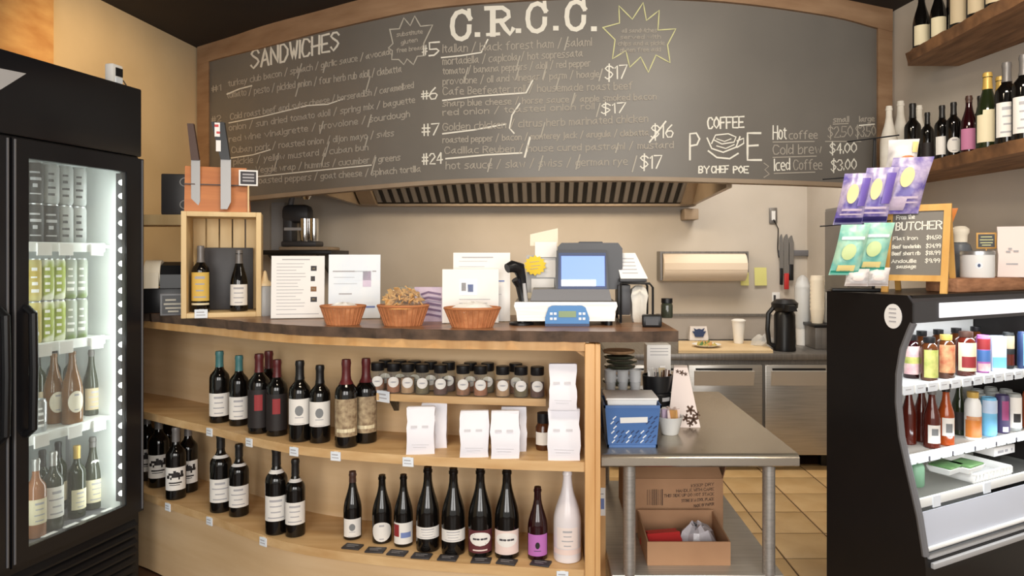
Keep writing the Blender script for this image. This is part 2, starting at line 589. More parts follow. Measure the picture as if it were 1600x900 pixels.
def write(mb, text, x0, y0, x1, y1, h, w, fn, m, up=-1, jit=0.12):
    """text whose baseline runs from (x0,y0) to (x1,y1); h is the cap height; up is the sign of v for 'upwards'"""
    pls, wd = strokes(text, jit)
    dx, dy = (x1 - x0) / wd, (y1 - y0) / wd
    for pl in pls:
        ribbon(mb, [(x0 + a * dx, y0 + a * dy + up * b * h / 6.0) for a, b in pl], w, fn, m)

# ================================================================ SETTING
CEIL = 2.8
BACK = 5.35
WLX = curve_fn([(0.0, -2.81), (3.85, -2.425), (4.74, -2.335), (5.4, -2.27)])     # left wall: depth -> x
WRX = 2.0


def WR(y):
    """right wall: opens outward towards the shop front"""
    return WRX + max(0.0, 4.02 - y) * .15


def quad_prism(pts, z0, z1, m, name, kind='structure'):
    mb = MB()
    mb.prism(pts, z0, z1, m, 'xy')
    o = mb.build(name, smooth=0)
    if kind:
        o['kind'] = kind
    return o


quad_prism([(-3.0, -2.2), (3.1, -2.2), (3.1, 5.6), (-3.0, 5.6)], CEIL, CEIL + .08, ceil_dark, 'ceiling')
floor = quad_prism([(-3.0, -2.2), (3.1, -2.2), (3.1, 5.6), (-3.0, 5.6)], -.10, -.008, floor_brown, 'floor')
wl = MB()
wl.hexa([(WLX(-2.2) - .1, -2.2, -.05), (WLX(-2.2), -2.2, -.05), (WLX(5.35), 5.35, -.05), (WLX(5.35) - .1, 5.35, -.05)],
        [(WLX(-2.2) - .1, -2.2, CEIL), (WLX(-2.2), -2.2, CEIL), (WLX(5.35), 5.35, CEIL), (WLX(5.35) - .1, 5.35, CEIL)], wall_paint)
tag(wl.build('wall_left', smooth=0), kind='structure')
wr = MB()
wr.prism([(WR(-2.2), -2.2), (WR(4.02), 4.02), (WRX, BACK), (WRX + .1, BACK), (WRX + .1, 4.02), (WR(-2.2) + .1, -2.2)], -.05, CEIL, wall_grey, 'xy')
tag(wr.build('wall_right', smooth=0), kind='structure')
wb = MB()
wb.box(-2.5, 2.2, BACK, BACK + .1, -.05, CEIL, wall_grey)
wall_back = tag(wb.build('wall_back', smooth=0), kind='structure')

# kitchen floor tiles: each tile its own piece on the floor
g = MB()
g.box(.22, 1.99, 2.35, 4.72, -.008, -.003, grout)
g.build('grout_bed', floor, 0)
tl = MB()
TS = .297
tl.box(-TS / 2 + .004, TS / 2 - .004, -TS / 2 + .004, TS / 2 - .004, -.007, 0, tile_m, bev=.003)
tile0 = None
for i in range(6):
    for j in range(8):
        cx, cy = .225 + TS * (i + .5), 2.37 + TS * (j + .5)
        if cx > 1.9:
            continue
        if tile0 is None:
            tile0 = tl.build('floor_tile', floor, 0.4)
            o = tile0
        else:
            o = tile0.copy()
            COL.objects.link(o)
            o.parent = floor
        o.location = (cx, cy, random.uniform(-.0008, .0006))
        o.rotation_euler = (0, 0, random.choice((0, PI / 2, PI, -PI / 2)))

# plywood panel fixed high on the left wall
mb = MB()
for k, (y0, y1) in enumerate(((1.6, 2.72), (2.73, 3.49))):
    mb.hexa([(WLX(y0) + .001, y0, 1.9), (WLX(y0) + .03, y0, 1.9), (WLX(y1) + .03, y1, 1.9), (WLX(y1) + .001, y1, 1.9)],
            [(WLX(y0) + .001, y0, 2.69), (WLX(y0) + .03, y0, 2.69), (WLX(y1) + .03, y1, 2.69), (WLX(y1) + .001, y1, 2.69)], ply_orange)
tag(mb.build('plywood_wall_panel', smooth=0), 'orange plywood panel on the yellow wall above the tall fridge', 'panel')

# ---------------------------------------------------------------- chalkboard soffit
db = curve_fn([(300, 4.78), (308, 4.74), (360, 4.52), (410, 4.31), (496, 4.05), (571, 3.85), (660, 3.72), (749, 3.645), (880, 3.60), (1000, 3.60),
               (1139, 3.65), (1240, 3.745), (1316, 3.86), (1395, 4.02)])
y_in = curve_fn([(308, 104), (325.6, 97.5), (410, 76), (487, 55), (590, 31), (655, 18), (749, 7.5), (880, 0), (980, -1), (1067, 1), (1139, 5.6),
                 (1240, 18), (1319, 31.5), (1371.6, 46), (1395, 52)])
y_bot = curve_fn([(308, 316), (325, 314), (391, 307), (495, 297), (600, 288), (700, 281), (800, 278), (1000, 276.6), (1153, 280), (1319, 286), (1395, 291)])


def band(name, a, b, top, bot, off, thick, m, parent, step=12):
    """piece of the curved soffit between two heights; off moves it toward the viewer"""
    n = max(2, int(abs(b - a) / step))
    mb, vs = MB(), []
    for i in range(n + 1):
        p = a + (b - a) * i / n
        d = db(p)
        k = (d - off) / d
        x, y = X(p, d) * k, d - off
        zt, zb = top(p, d), bot(p, d)
        vs += [(x, y, zb), (x, y, zt), (x, y + thick, zt), (x, y + thick, zb)]
    fs = [(0, 1, 2, 3), tuple(4 * n + q for q in (3, 2, 1, 0))]
    for i in range(n):
        o = 4 * i
        for q in range(4):
            r = (q + 1) % 4
            fs.append((o + q, o + r, o + 4 + r, o + 4 + q))
    mb.add(vs, fs, m)
    return mb.build(name, parent, 0.5)


board = thing('chalkboard', 'wide curved menu chalkboard in a pine frame under the dark ceiling', 'chalkboard', (0, 0, 0))
band('slate_panel', 316, 1384, lambda p, d: Z(y_in(p) - 6, d), lambda p, d: Z(y_bot(p) + 3, d), 0, .04, slate, board)
band('frame_top', 308, 1395, lambda p, d: CEIL, lambda p, d: Z(y_in(p), d), .025, .07, frame_wood, board)
band('frame_bottom', 320, 1378, lambda p, d: Z(y_bot(p), d), lambda p, d: Z(y_bot(p) + 6.5, d), .02, .07, frame_pale, board)
band('frame_side', 308, 326, lambda p, d: Z(y_in(326), d), lambda p, d: Z(y_bot(320) + 7, d), .022, .07, frame_wood, board, 6)
band('frame_side', 1372, 1394.5, lambda p, d: Z(y_in(1372), d), lambda p, d: Z(y_bot(1380) + 7, d), .022, .07, frame_wood, board, 6)


def bf(u, v):
    d = db(u) - .004
    return P(u, v, d)


ch = MB()       # bold heading


def slab_c(x, y, w=31, h=46):
    pl = [(.97, .26), (.82, .10), (.58, .03), (.30, .10), (.12, .30), (.08, .55), (.14, .80), (.34, .95), (.56, .98), (.80, .90), (.93, .74), (.94, .56)]
    ribbon(ch, [(x + a * w, y + b * h) for a, b in pl], 7.5, bf, chalk)
    ribbon(ch, [(x + .93 * w, y), (x + .97 * w, y + .30 * h)], 5.5, bf, chalk)


def dot(x, y, r=4.2):
    ribbon(ch, [(x - .2 * r, y), (x + .2 * r, y)], 2 * r, bf, chalk)


def close_letter():
    global ch
    ch.build('chalk_letter', board, 0)
    ch = MB()


slab_c(704, 16)
close_letter()
for pl, w in (([(770, 14), (770, 53)], 9), ([(760, 13), (785, 12), (794, 18), (795, 26), (787, 32), (774, 33)], 7), ([(782, 33), (790, 45), (797, 53), (801, 46)], 7),
              ([(762, 54), (779, 53)], 5), ([(760, 13), (774, 12)], 5)):
    ribbon(ch, pl, w, bf, chalk)
close_letter()
slab_c(822, 4)
close_letter()
slab_c(883, 1)
close_letter()
dot(746, 54, 3.6)
dot(810, 48, 3.6)
dot(868.5, 44, 3.6)
dot(928, 45, 3.8)
write(ch, 'SANDWICHES', 393, 107, 529, 77, 27, 3.3, bf, chalk, jit=.15)
tag(ch.build('chalk_heading', board, 0), kind='stuff')

cm = MB()       # brighter chalk: numbers, underlines, stars, coffee logo
for args in (('#', 660, 86, 667, 85, 14, 1.6), ('5', 671, 87, 686, 86, 20, 2.6), ('#', 659, 155, 669, 154, 12, 2), ('6', 671, 155, 683, 154, 17, 2.3),
             ('#7', 660, 212, 686, 210, 17, 2.2), ('#24', 660, 257, 691, 255, 16, 2.2), ('$17', 946, 124, 980, 121, 20, 2.2), ('$17', 940, 178, 978, 175, 15, 2.0),
             ('$16', 1018, 216, 1052, 214, 19, 2.2), ('$17', 1001, 263, 1034, 262, 19, 2.3), ('COFFEE', 1106, 201, 1162, 199, 17, 2.6),
             ('BY', 1092, 270, 1108, 270, 10, 2.4), ('CHEF', 1112, 270, 1138, 269, 10, 2.2), ('POE', 1146, 270, 1169, 270, 10, 2.4),
             ('Hot', 1208, 217, 1228, 217, 20, 2), ('$4.00', 1297, 240, 1338, 238, 15, 1.9), ('$3.00', 1299, 267, 1338, 264, 16, 1.8), ('Iced', 1210, 266, 1234, 265, 17, 2)):
    write(cm, *args, bf, chalk)
for pl, w in (([(690, 90), (720, 87), (752, 82), (762, 62)], 2.2), ([(692, 157), (750, 150), (822, 145), (832, 126)], 2.4), ([(692, 209), (740, 203), (790, 194)], 2.4),
              ([(812, 162), (800, 180), (796, 200), (803, 208)], 2.3), ([(697, 248), (760, 242), (815, 239)], 2.5), ([(828, 215), (820, 245)], 3),
              ([(1040, 190), (1015, 222)], 2.6), ([(1078, 249), (1078, 209), (1088, 208), (1093, 217), (1089, 226), (1079, 228)], 3),
              ([(1188, 208), (1168, 208), (1168, 250), (1189, 250)], 3.2), ([(1168, 228), (1184, 227)], 3),
              ([(1105, 216), (1112, 232), (1130, 238), (1150, 230), (1156, 214)], 2.4), ([(1152, 220), (1162, 216), (1162, 224), (1152, 230)], 2.2),
              ([(1107, 236), (1120, 246), (1140, 248), (1153, 240)], 2.6), ([(1112, 224), (1118, 211), (1138, 209), (1150, 214), (1147, 222), (1128, 225), (1116, 219)], 2.0),
              ([(1120, 217), (1132, 221), (1142, 217)], 1.6), ([(1120, 228), (1134, 232), (1147, 226)], 1.8), ([(355, 147), (374, 139), (393, 134)], 2.2),
              ([(358, 192), (410, 182), (480, 165), (512, 163), (535, 155)], 1.8), ([(361, 247), (395, 242), (422, 234)], 1.8), ([(402, 276), (480, 268), (580, 258)], 1.8),
              ([(1343, 196), (1366, 194)], 2)):
    ribbon(cm, pl, w, bf, chalk)
for x, y, h in ((465, 100, 22), (462, 130, 20), (505, 97, 16), (572, 120, 22), (500, 190, 18), (575, 180, 18), (508, 222, 22), (570, 214, 16), (428, 240, 26), (502, 240, 18),
                (580, 246, 26), (806, 88, 22), (725, 106, 22), (806, 106, 18), (848, 101, 22), (882, 58, 20), (868, 121, 20), (936, 108, 18), (893, 146, 18), (932, 162, 20),
                (845, 192, 22), (962, 224, 14), (900, 242, 22), (842, 244, 22), (988, 244, 24), (762, 248, 20)):
    ribbon(cm, [(x + h * .28, y), (x, y + h)], 2.0, bf, chalk_mid)
tag(cm.build('chalk_numbers', board, 0), kind='stuff')

cs = MB()       # two starbursts
st1 = [(609, 46), (624, 45), (631, 28), (641, 40), (648, 25), (657, 41), (676, 39), (662, 68), (664, 87), (652, 88), (646, 101), (636, 92), (631, 101), (623, 93),
       (612, 93), (613, 79), (607, 75), (614, 68), (609, 46)]
st2 = [(942, 43), (968, 36), (967, 9), (988, 30), (1005, 4), (1010, 32), (1030, 16), (1028, 47), (1056, 45), (1043, 70), (1047, 98), (1025, 86), (1013, 113),
       (1001, 89), (984, 105), (978, 79), (957, 92), (961, 62), (942, 43)]
ribbon(cs, st1, 2.1, bf, chalk_mid)
for i, t in enumerate(('substitute', 'gluten', 'free bread')):
    write(cs, t, 620 + (i == 1) * 7, 57 + 12.5 * i, 660 - (i == 1) * 8, 52 + 12.5 * i, 6, 1.2, bf, chalk_faint)
tag(cs.build('chalk_starburst', board, 0), kind='stuff')
cs = MB()
ribbon(cs, st2, 1.8, bf, chalk_yellow)
for i, t in enumerate(('all sandwiches', 'served with', 'chips and a pickle', 'gluten free add')):
    write(cs, t, 966 + abs(i - 2) * 3, 51 + 10 * i, 1038 - abs(i - 2) * 6, 50 + 10 * i, 6, 1.1, bf, chalk_faint)
tag(cs.build('chalk_starburst', board, 0), kind='stuff')

cf = MB()       # faint menu lines
for t, x0, y0, x1, y1, h in (
        ('#1', 331, 144, 345, 141, 9), ('#2', 331, 192, 345, 189, 9),
        ('turkey club bacon / spinach / garlic sauce / avocado', 357, 135, 613, 84, 9), ('tomato / pesto / pickled onion / four herb rub aioli / ciabatta', 355, 153, 627, 112, 10),
        ('Cold roast beef and swiss cheese / horseradish / caramelized', 360, 187, 646, 137, 9), ('onion / sun dried tomato aioli / spring mix / baguette', 358, 204, 648, 160, 9),
        ('red wine vinaigrette / provolone / sourdough', 358, 222, 640, 182, 9), ('Cuban pork / roasted onion / dijon mayo / swiss', 362, 239, 615, 212, 9),
        ('pickle / yellow mustard / cuban bun', 365, 257, 575, 234, 9), ('Veggie wrap / hummus / cucumber / greens', 400, 270, 625, 250, 9),
        ('roasted peppers / goat cheese / spinach tortilla', 400, 287, 657, 268, 9),
        ('Italian / black forest ham / salami', 692, 82, 924, 71, 12), ('mortadella / capicola / hot sopressata', 692, 101, 910, 88, 11),
        ('tomato / banana peppers / aioli / red pepper', 692, 116, 922, 103, 10), ('provolone / oil and vinegar / parm / hoagie', 692, 132, 936, 120, 10),
        ('Cafe Beefeater roll / housemade roast beef', 692, 148, 988, 139, 11), ('sharp blue cheese / horse sauce / apple smoked bacon', 692, 166, 1025, 155, 9),
        ('red onion / toasted onion roll', 692, 180, 928, 170, 9), ('Golden chicken / citrus herb marinated chicken', 692, 204, 1012, 190, 11),
        ('roasted pepper / bacon / monterey jack / arugula / ciabatta', 692, 223, 1013, 211, 9), ('Cadillac Reuben / house cured pastrami / mustard', 695, 240, 1052, 231, 10),
        ('hot sauce / slaw / swiss / german rye', 697, 264, 980, 257, 11),
        ('coffee', 1233, 217, 1277, 216, 12), ('Cold brew', 1208, 241, 1283, 239, 14), ('Coffee', 1240, 265, 1284, 264, 15), ('$2.50', 1294, 215, 1332, 213, 16),
        ('$3.50', 1337, 214, 1368, 212, 16), ('small', 1302, 191, 1326, 190, 8), ('large', 1343, 190, 1366, 189, 8)):
    write(cf, t, x0, y0, x1, y1, h, 1.5, bf, chalk_faint)
for pl in ([(1208, 222), (1272, 221)], [(1210, 271), (1273, 269)], [(1290, 221), (1345, 221)], [(1302, 194), (1325, 193)], [(1208, 246), (1275, 244)],
           [(1194, 255), (1201, 260), (1195, 265), (1202, 272), (1194, 277)]):
    ribbon(cf, pl, 1.6, bf, chalk_faint)
tag(cf.build('chalk_menu', board, 0), kind='stuff')

# ---------------------------------------------------------------- extractor hood behind the chalkboard
hood = thing('extractor_hood', 'long steel extractor hood with dark filters under the chalkboard', 'hood', (0, 0, 0))
HZ = 1.775
xl0, xl1, xr0, xr1 = -1.36, -1.38, 1.03, 1.12          # left front/back, right front/back
yf, yb = 4.26, 5.30
mb = MB()
for (a, b) in (((xl0, yf), (xl1, yb)), ((xr0, 3.86), (xr1, yb))):
    s = .03 if a[0] < 0 else -.03
    mb = MB()
    mb.hexa([(a[0], a[1], HZ), (a[0] + s, a[1], HZ), (b[0] + s, b[1], HZ), (b[0], b[1], HZ)],
            [(a[0], a[1], 2.35), (a[0] + s, a[1], 2.35), (b[0] + s, b[1], 2.35), (b[0], b[1], 2.35)], hood_metal)
    mb.build('side_panel', hood, 0)
mb = MB()
mb.box(xl1, xr1, yb - .12, yb, HZ - .005, HZ + .028, hood_metal)
mb.build('drip_rail', hood, 0)
mb = MB()
mb.box(xl1, xr1, yb - .02, yb, HZ + .02, 2.36, hood_dark)
mb.box(xl1, xr1, 4.1, yb, 2.34, 2.37, hood_dark)
mb.build('hood_body', hood, 0)
mb = MB()
mb.hexa([(1.0, 5.10, HZ), (1.09, 5.10, HZ), (1.09, 5.22, HZ), (1.0, 5.22, HZ)], [(1.0, 4.55, 2.06), (1.09, 4.55, 2.06), (1.09, 4.65, 2.1), (1.0, 4.65, 2.1)], hood_metal)
mb.build('filter_end', hood, 0)
mb = MB()
mb.hexa([(-1.33, 5.10, HZ), (-1.22, 5.10, HZ), (-1.22, 5.22, HZ), (-1.33, 5.22, HZ)], [(-1.33, 4.55, 2.06), (-1.22, 4.55, 2.06), (-1.22, 4.65, 2.1), (-1.33, 4.65, 2.1)], hood_metal)
mb.build('filter_end', hood, 0)
mb = MB()
mb.hexa([(-1.24, 5.18, HZ + .01), (1.02, 5.18, HZ + .01), (1.02, 5.22, HZ + .01), (-1.24, 5.22, HZ + .01)],
        [(-1.24, 4.62, 2.1), (1.02, 4.62, 2.1), (1.02, 4.66, 2.1), (-1.24, 4.66, 2.1)], hood_dark)
mb.build('filter_backing', hood, 0)
n = 34
baf = None
for i in range(n):
    x = -1.2 + 2.19 * i / (n - 1)
    if baf is None:
        mb = MB()
        mb.hexa([(-.014, 5.135, HZ + .018), (.014, 5.135, HZ + .018), (.019, 5.16, HZ + .018), (-.019, 5.16, HZ + .018)],
                [(-.014, 4.575, 2.08), (.014, 4.575, 2.08), (.019, 4.60, 2.1), (-.019, 4.60, 2.1)], hood_light)
        baf = o = mb.build('filter_baffle', hood, 0)
    else:
        o = baf.copy()
        COL.objects.link(o)
        o.parent = hood
    o.location = (x, 0, 0)
# box hanging at the hood corner
mb = MB()
mb.box(X(1067, 5.25), X(1089, 5.25), 5.19, 5.349, Z(343, 5.2), Z(326, 5.2), frame_pale, .006)
o = mb.build('junction_box', None, .5)
tag(o, 'small square beige box on the wall under the hood corner', 'box')

# ---------------------------------------------------------------- wine counter
SH_MID, SH_LOW, TOP_Z = .71, .35, 1.15
_pts = []
for px, y in ((180, 635), (220, 642), (275, 655), (331, 667), (390, 682), (455, 695), (575, 707), (647, 712), (773, 718), (900, 722), (938, 723), (1060, 721)):
    d = .69 * F / (y - CY)
    _pts.append((X(px, d), d))
CW = curve_fn(_pts)            # world x -> depth of the shelf front


def cx_at(px, k):
    """world x of a spot k metres behind the shelf front that lies on picture column px"""
    a, b = -3.0, 1.5
    for _ in range(50):
        m = (a + b) / 2
        if CX + F * m / (CW(m) + k) < px:
            a = m
        else:
            b = m
    return m


def spot(px, k):
    x = cx_at(px, k)
    return x, CW(x) + k


def cboard(name, x0, x1, k0, k1, z0, z1, m, parent, n=28, wob=0.0, m_edge=None):
    mb, vs = MB(), []
    for i in range(n + 1):
        x = x0 + (x1 - x0) * i / n
        y0, y1 = CW(x) + k0 + (random.uniform(-wob, wob) if wob else 0), CW(x) + k1
        w2 = random.uniform(0, wob) if wob else 0
        vs += [(x, y0 + w2, z0), (x, y0, z1), (x, y1, z1), (x, y1, z0)]
    fs_top, fs_e = [], [(0, 1, 2, 3), tuple(4 * n + q for q in (3, 2, 1, 0))]
    for i in range(n):
        o = 4 * i
        for q in range(4):
            r = (q + 1) % 4
            (fs_e if q == 0 else fs_top).append((o + q, o + r, o + 4 + r, o + 4 + q))
    mb.add(vs, fs_top, m)
    mb.add(vs, fs_e, m_edge or m)
    bm = mb.build(name, parent, 0.5)
    return bm


CXL, CXR = -2.2, X(938, 2.35)
counter = thing('wine_counter', 'curved pine counter with two open shelves of wine bottles', 'counter', (0, 0, 0))
cboard('back_panel', CXL, CXR - .03, .30, .315, 0, 1.10, pine, counter)
cboard('shelf', CXL, CXR - .05, 0, .30, SH_MID - .032, SH_MID, pine_shelf, counter)
cboard('shelf', CXL, CXR - .05, 0, .30, SH_LOW - .032, SH_LOW, pine_shelf, counter)
cboard('kick_panel', CXL, CXR - .05, .03, .045, 0, SH_LOW - .032, pine, counter)
cboard('top_rail', CXL, CXR - .05, -.005, .02, 1.083, 1.1135, pine_post, counter)
mb = MB()
mb.box(CXR - .052, CXR - .018, CW(CXR) - .012, CW(CXR) + .02, 0, 1.108, pine_post, .003)
mb.build('front_post', counter, .5)
mb = MB()
mb.box(CXR - .018, CXR, CW(CXR) - .014, CW(CXR) + .315, 0, 1.108, pine_post, .003)
mb.build('end_panel', counter, .5)
mb = MB()
mb.prism([(.16, 1.04), (.10, 1.083), (.16, 1.083)], CW(.1) + .03, CW(.1) + .05, pine_post)
mb.build('corner_brace', counter, 0)
# small spice shelf hung from the back panel
sx0, sx1 = cx_at(588, .13), cx_at(853, .13)
SP_Z = .893
cboard('spice_shelf', sx0, sx1, .13, .30, SP_Z - .026, SP_Z, pine_shelf, counter)
for px in (611, 815):
    x, y = spot(px, .2)
    mb = MB()
    mb.prism([(y - .01, SP_Z - .027), (y + .1, SP_Z - .027), (y + .1, SP_Z - .10)], x - .01, x + .01, black, 'yz')
    mb.build('shelf_bracket', counter, 0)

top = thing('countertop', 'dark live edge wooden slab lying over the wine shelves', 'countertop', (0, 0, 0))
cboard('slab', CXL, X(1058, 2.37), -.02, .60, TOP_Z - .036, TOP_Z, walnut, top, 90, .008, bark)

# ---------------------------------------------------------------- kitchen behind
# stainless splash panel with rail
mb = MB()
mb.box(.85, 1.98, BACK - .02, BACK - .001, .77, .955, splash_m)
mb.box(.85, 1.72, BACK - .035, BACK - .001, .945, .962, steel_dark)
tag(mb.build('splash_panel', None, 0), 'stainless splash panel along the wall behind the prep fridge', 'panel')

# prep fridge
PF = 4.6
pf = thing('prep_fridge', 'low stainless prep fridge with worktop and handled doors', 'refrigerator', (0, 0, 0))
mb = MB()
mb.box(.42, 1.93, PF + .02, BACK - .03, .10, .72, steel_dark)
for x in (.5, 1.2, 1.85):
    mb.box(x, x + .05, PF + .1, PF + .15, 0, .1, black)
mb.build('body', pf, 0)
mb = MB()
mb.box(.42, 1.93, PF - .01, BACK - .025, .72, .762, steel_dark, .008)
mb.build('worktop', pf, .5)
for a, b in ((.45, .925), (.94, 1.425), (1.442, 1.90)):
    mb = MB()
    mb.box(a, b, PF - .01, PF + .03, .10, .69, steel, .008)
    dr = mb.build('door', pf, .5)
    mb = MB()
    w = b - a
    mb.box(a + w * .10, b - w * .14, PF - .014, PF - .008, .655, .668, black)  # black strip stands in for the shadow above the handle
    mb.hexa([(a + w * .08, PF - .012, .555), (b - w * .12, PF - .012, .555), (b - w * .12, PF - .008, .555), (a + w * .08, PF - .008, .555)],
            [(a + w * .08, PF - .04, .652), (b - w * .12, PF - .04, .652), (b - w * .12, PF - .008, .652), (a + w * .08, PF - .008, .652)], handle_m)
    mb.build('handle', dr, 0)
# cutting board and what is on it
mb = MB()
mb.hexa([(X(1060, 4.62), 4.62, .762), (X(1208, 4.62), 4.62, .762), (X(1192, 5.15), 5.15, .762), (X(1060, 5.15), 5.15, .762)],
        [(X(1060, 4.62), 4.62, .78), (X(1208, 4.62), 4.62, .78), (X(1192, 5.15), 5.15, .78), (X(1060, 5.15), 5.15, .78)], cutting)
tag(mb.build('cutting_board', None, 0), 'pale cutting board on the prep fridge under the paper roll', 'cutting board')
pl = thing('food_plate', 'white plate of green salad food on the cutting board', 'plate', (X(1104, 4.8), 4.8, .781))
mb = MB()
mb.lathe([(0, 0), (.05, 0), (.095, .016), (.098, .019), (.09, .017), (.05, .006), (0, .006)], white_plastic, 28)
mb.build('dish', pl)
mb = MB()
for i in range(26):
    a, r = random.uniform(0, 2 * PI), .07 * math.sqrt(random.random())
    x, y = r * math.cos(a), r * math.sin(a)
    s = random.uniform(.012, .022)
    mb.add([(x - s, y, .012), (x, y - s, .013), (x + s, y, .012), (x, y + s, .013), (x, y, .03 + random.uniform(0, .016)), (x, y, .004)],
           [(0, 1, 4), (1, 2, 4), (2, 3, 4), (3, 0, 4), (1, 0, 5), (2, 1, 5), (3, 2, 5), (0, 3, 5)], random.choice((food_mix, food_green, cracker)))
tag(mb.build('salad', pl, 0), kind='stuff')
# white pack with a blue splash mark
t = thing('paper_pack', 'small white pack with a blue mark behind the salad plate', 'pack', (X(1091, 5.2), 5.2, .781))
mb = MB()
mb.hexa([(-.07, -.03, 0), (.07, -.03, 0), (.07, .03, 0), (-.07, .03, 0)], [(-.06, -.012, .10), (.06, -.012, .10), (.06, .012, .10), (-.06, .012, .10)], bag_white)
mb.build('wrapper', t, 0)
mb = MB()
ang = [(.036, .0), (.052, .022), (.03, .02), (.04, .045), (.02, .034), (0, .04), (-.02, .034), (-.04, .045), (-.03, .02), (-.052, .022), (-.036, 0), (-.03, -.02), (.03, -.02)]
mb.prism([(a, .045 + b) for a, b in ang], -.034, -.026, blue_dark)
mb.build('blue_mark', t, 0)


def cup(name, label, px, d, z, h, r0, r1, m, lid=None, cat='cup', group=None):
    t = thing(name, label, cat, (X(px, d), d, z), 0, group)
    mb = MB()
    mb.lathe([(0, 0), (r0, 0), (r0 * 1.01, .003), (r1, h), (r1 * 1.04, h), (r1 * 1.04, h - .004), (r1 * .97, h - .002), (r0 * .95, .005), (0, .005)], m, 20)
    mb.build('cup_body', t)
    if lid:
        mb = MB()
        mb.lathe([(0, h + .012), (r1 * .7, h + .012), (r1 * .95, h + .006), (r1 * 1.08, h + .004), (r1 * 1.08, h - .004), (r1, h - .004), (0, h - .004)], lid, 20)
        mb.build('lid', t)
    return t


cup('foam_cup', 'white tapered cup standing on the cutting board', 1154, 5.0, .781, .16, .032, .047, white_plastic, white_plastic)
# pump thermos
t = thing('pump_thermos', 'black pump thermos with spout on the prep fridge', 'thermos', (X(1226, 4.75), 4.75, .763))
mb = MB()
mb.lathe([(0, 0), (.072, 0), (.074, .01), (.07, .03), (.07, .24), (.06, .26), (0, .26)], black, 24)
mb.build('flask', t)
mb = MB()
mb.lathe([(0, .26), (.058, .26), (.085, .29), (.088, .32), (.06, .345), (0, .35)], black, 24)
mb.hexa([(-.03, -.16, .275), (.03, -.16, .275), (.035, -.03, .275), (-.035, -.03, .275)], [(-.02, -.15, .31), (.02, -.15, .31), (.035, -.03, .32), (-.035, -.03, .32)], black)
mb.build('pump_head', t)
mb = MB()
mb.tube([(-.075, 0, .29), (-.11, 0, .25), (-.115, 0, .14), (-.105, 0, .05), (-.07, 0, .03)], .016, black, 8)
mb.build('handle', t)
# crumpled film bag
t = thing('film_bag', 'crumpled clear bag lying beside the black pump thermos', 'bag', (X(1193, 4.9), 4.9, .764))
mb = MB()
mb.lathe([(0, 0), (.06, 0), (.08, .02), (.07, .05), (.045, .075), (.02, .085), (0, .08)], film, 12)
for i, v in enumerate(mb.v):
    mb.v[i] = (v[0] * random.uniform(.8, 1.25), v[1] * random.uniform(.8, 1.2), max(0, v[2] * random.uniform(.8, 1.2)))
o = mb.build('film', t, 0)
# cups in a plastic sleeve
t = thing('cup_sleeve', 'tall stack of cups in a clear plastic sleeve by the thermos', 'cups', (X(1254, 5.05), 5.05, .763))
mb = MB()
mb.lathe([(0, 0), (.042, 0), (.046, .10), (.046, .12)] + [(.046 + (.005 if k % 2 else 0), .13 + k * .022) for k in range(14)] + [(.03, .46), (0, .465)], white_plastic, 18)
mb.build('cup_stack', t)
mb = MB()
mb.lathe([(.05, .12), (.056, .2), (.055, .42), (.035, .48), (.01, .5)], film, 14)
mb.build('sleeve', t)
# gas range corner: black shelf and steel box
t = thing('steel_toaster', 'dull steel box with a dark top rim beside the cup sleeve', 'appliance', (X(1281, 4.9), 4.9, .763))
mb = MB()
mb.box(-.07, .1, -.1, .1, 0, .15, steel_dark, .006)
mb.build('body', t, .5)
mb = MB()
mb.box(-.08, .11, -.11, .11, .15, .17, black, .004)
mb.build('top_rim', t, .5)
t = thing('cup_tower', 'tall tower of paper cups standing on the steel box', 'cups', (X(1277, 4.9), 4.9, .9335))
mb = MB()
mb.lathe([(0, 0), (.036, 0), (.045, .08)] + [(.045 + (.004 if k % 2 else 0), .085 + k * .014) for k in range(17)] + [(.043, .33), (0, .33)], paper_warm, 20)
mb.build('cup_stack', t)
t = thing('white_bin', 'white box partly hidden behind the dark end of the drinks cooler', 'box', (X(1300, 4.9), 4.9, .9335))
mb = MB()
mb.box(-.045, .045, -.05, .05, 0, .26, white_plastic, .006)
mb.build('bin_body', t, .5)
mb = MB()
mb.box(-.048, .048, -.053, .053, .26, .275, white_plastic, .004)
mb.build('lid', t, .5)
# on the back wall
t = thing('paper_roll_holder', 'wide roll of butcher paper in a steel wall holder', 'paper roll', (X(1098, 5.25), 5.24, Z(417, 5.24)))
mb = MB()
hw = 64 * 5.24 / F
mb.tube([(-hw, 0, 0), (hw, 0, 0)], .105, butcher_paper, 28)
mb.build('paper_roll', t)
mb = MB()
mb.hexa([(-hw, -.105, -.02), (hw, -.105, -.02), (hw, -.102, -.02), (-hw, -.102, -.02)], [(-hw, -.108, .03), (hw, -.108, .03), (hw, -.105, .03), (-hw, -.105, .03)], butcher_paper)
mb.build('loose_sheet', t, 0)
mb = MB()
mb.box(-hw - .02, hw + .01, -.04, .106, .10, .115, steel_dark)
mb.box(-hw - .022, -hw - .006, -.05, .106, -.10, .115, steel_dark)
mb.box(hw + .006, hw + .02, -.05, .106, -.04, .115, steel_dark)
mb.build('bracket', t, 0)
for px, w, nm, c in ((1163, 13, 'sticky note half behind the paper roll end', 0), (1188, 19, 'square yellow sticky note beside the paper roll', 1)):
    mb = MB()
    d = BACK - .003
    x0, x1 = X(px - w / 2, d), X(px + w / 2, d)
    z0, z1 = Z(446, d), Z(418, d)
    mb.hexa([(x0, d - .018, z0), (x1, d - .014, z0), (x1, d - .012, z0), (x0, d - .016, z0)], [(x0, d, z1), (x1, d, z1), (x1, d + .002, z1), (x0, d + .002, z1)], sticky)
    tag(mb.build('sticky_note', None, 0), nm if c else 'yellow ' + nm, 'note')
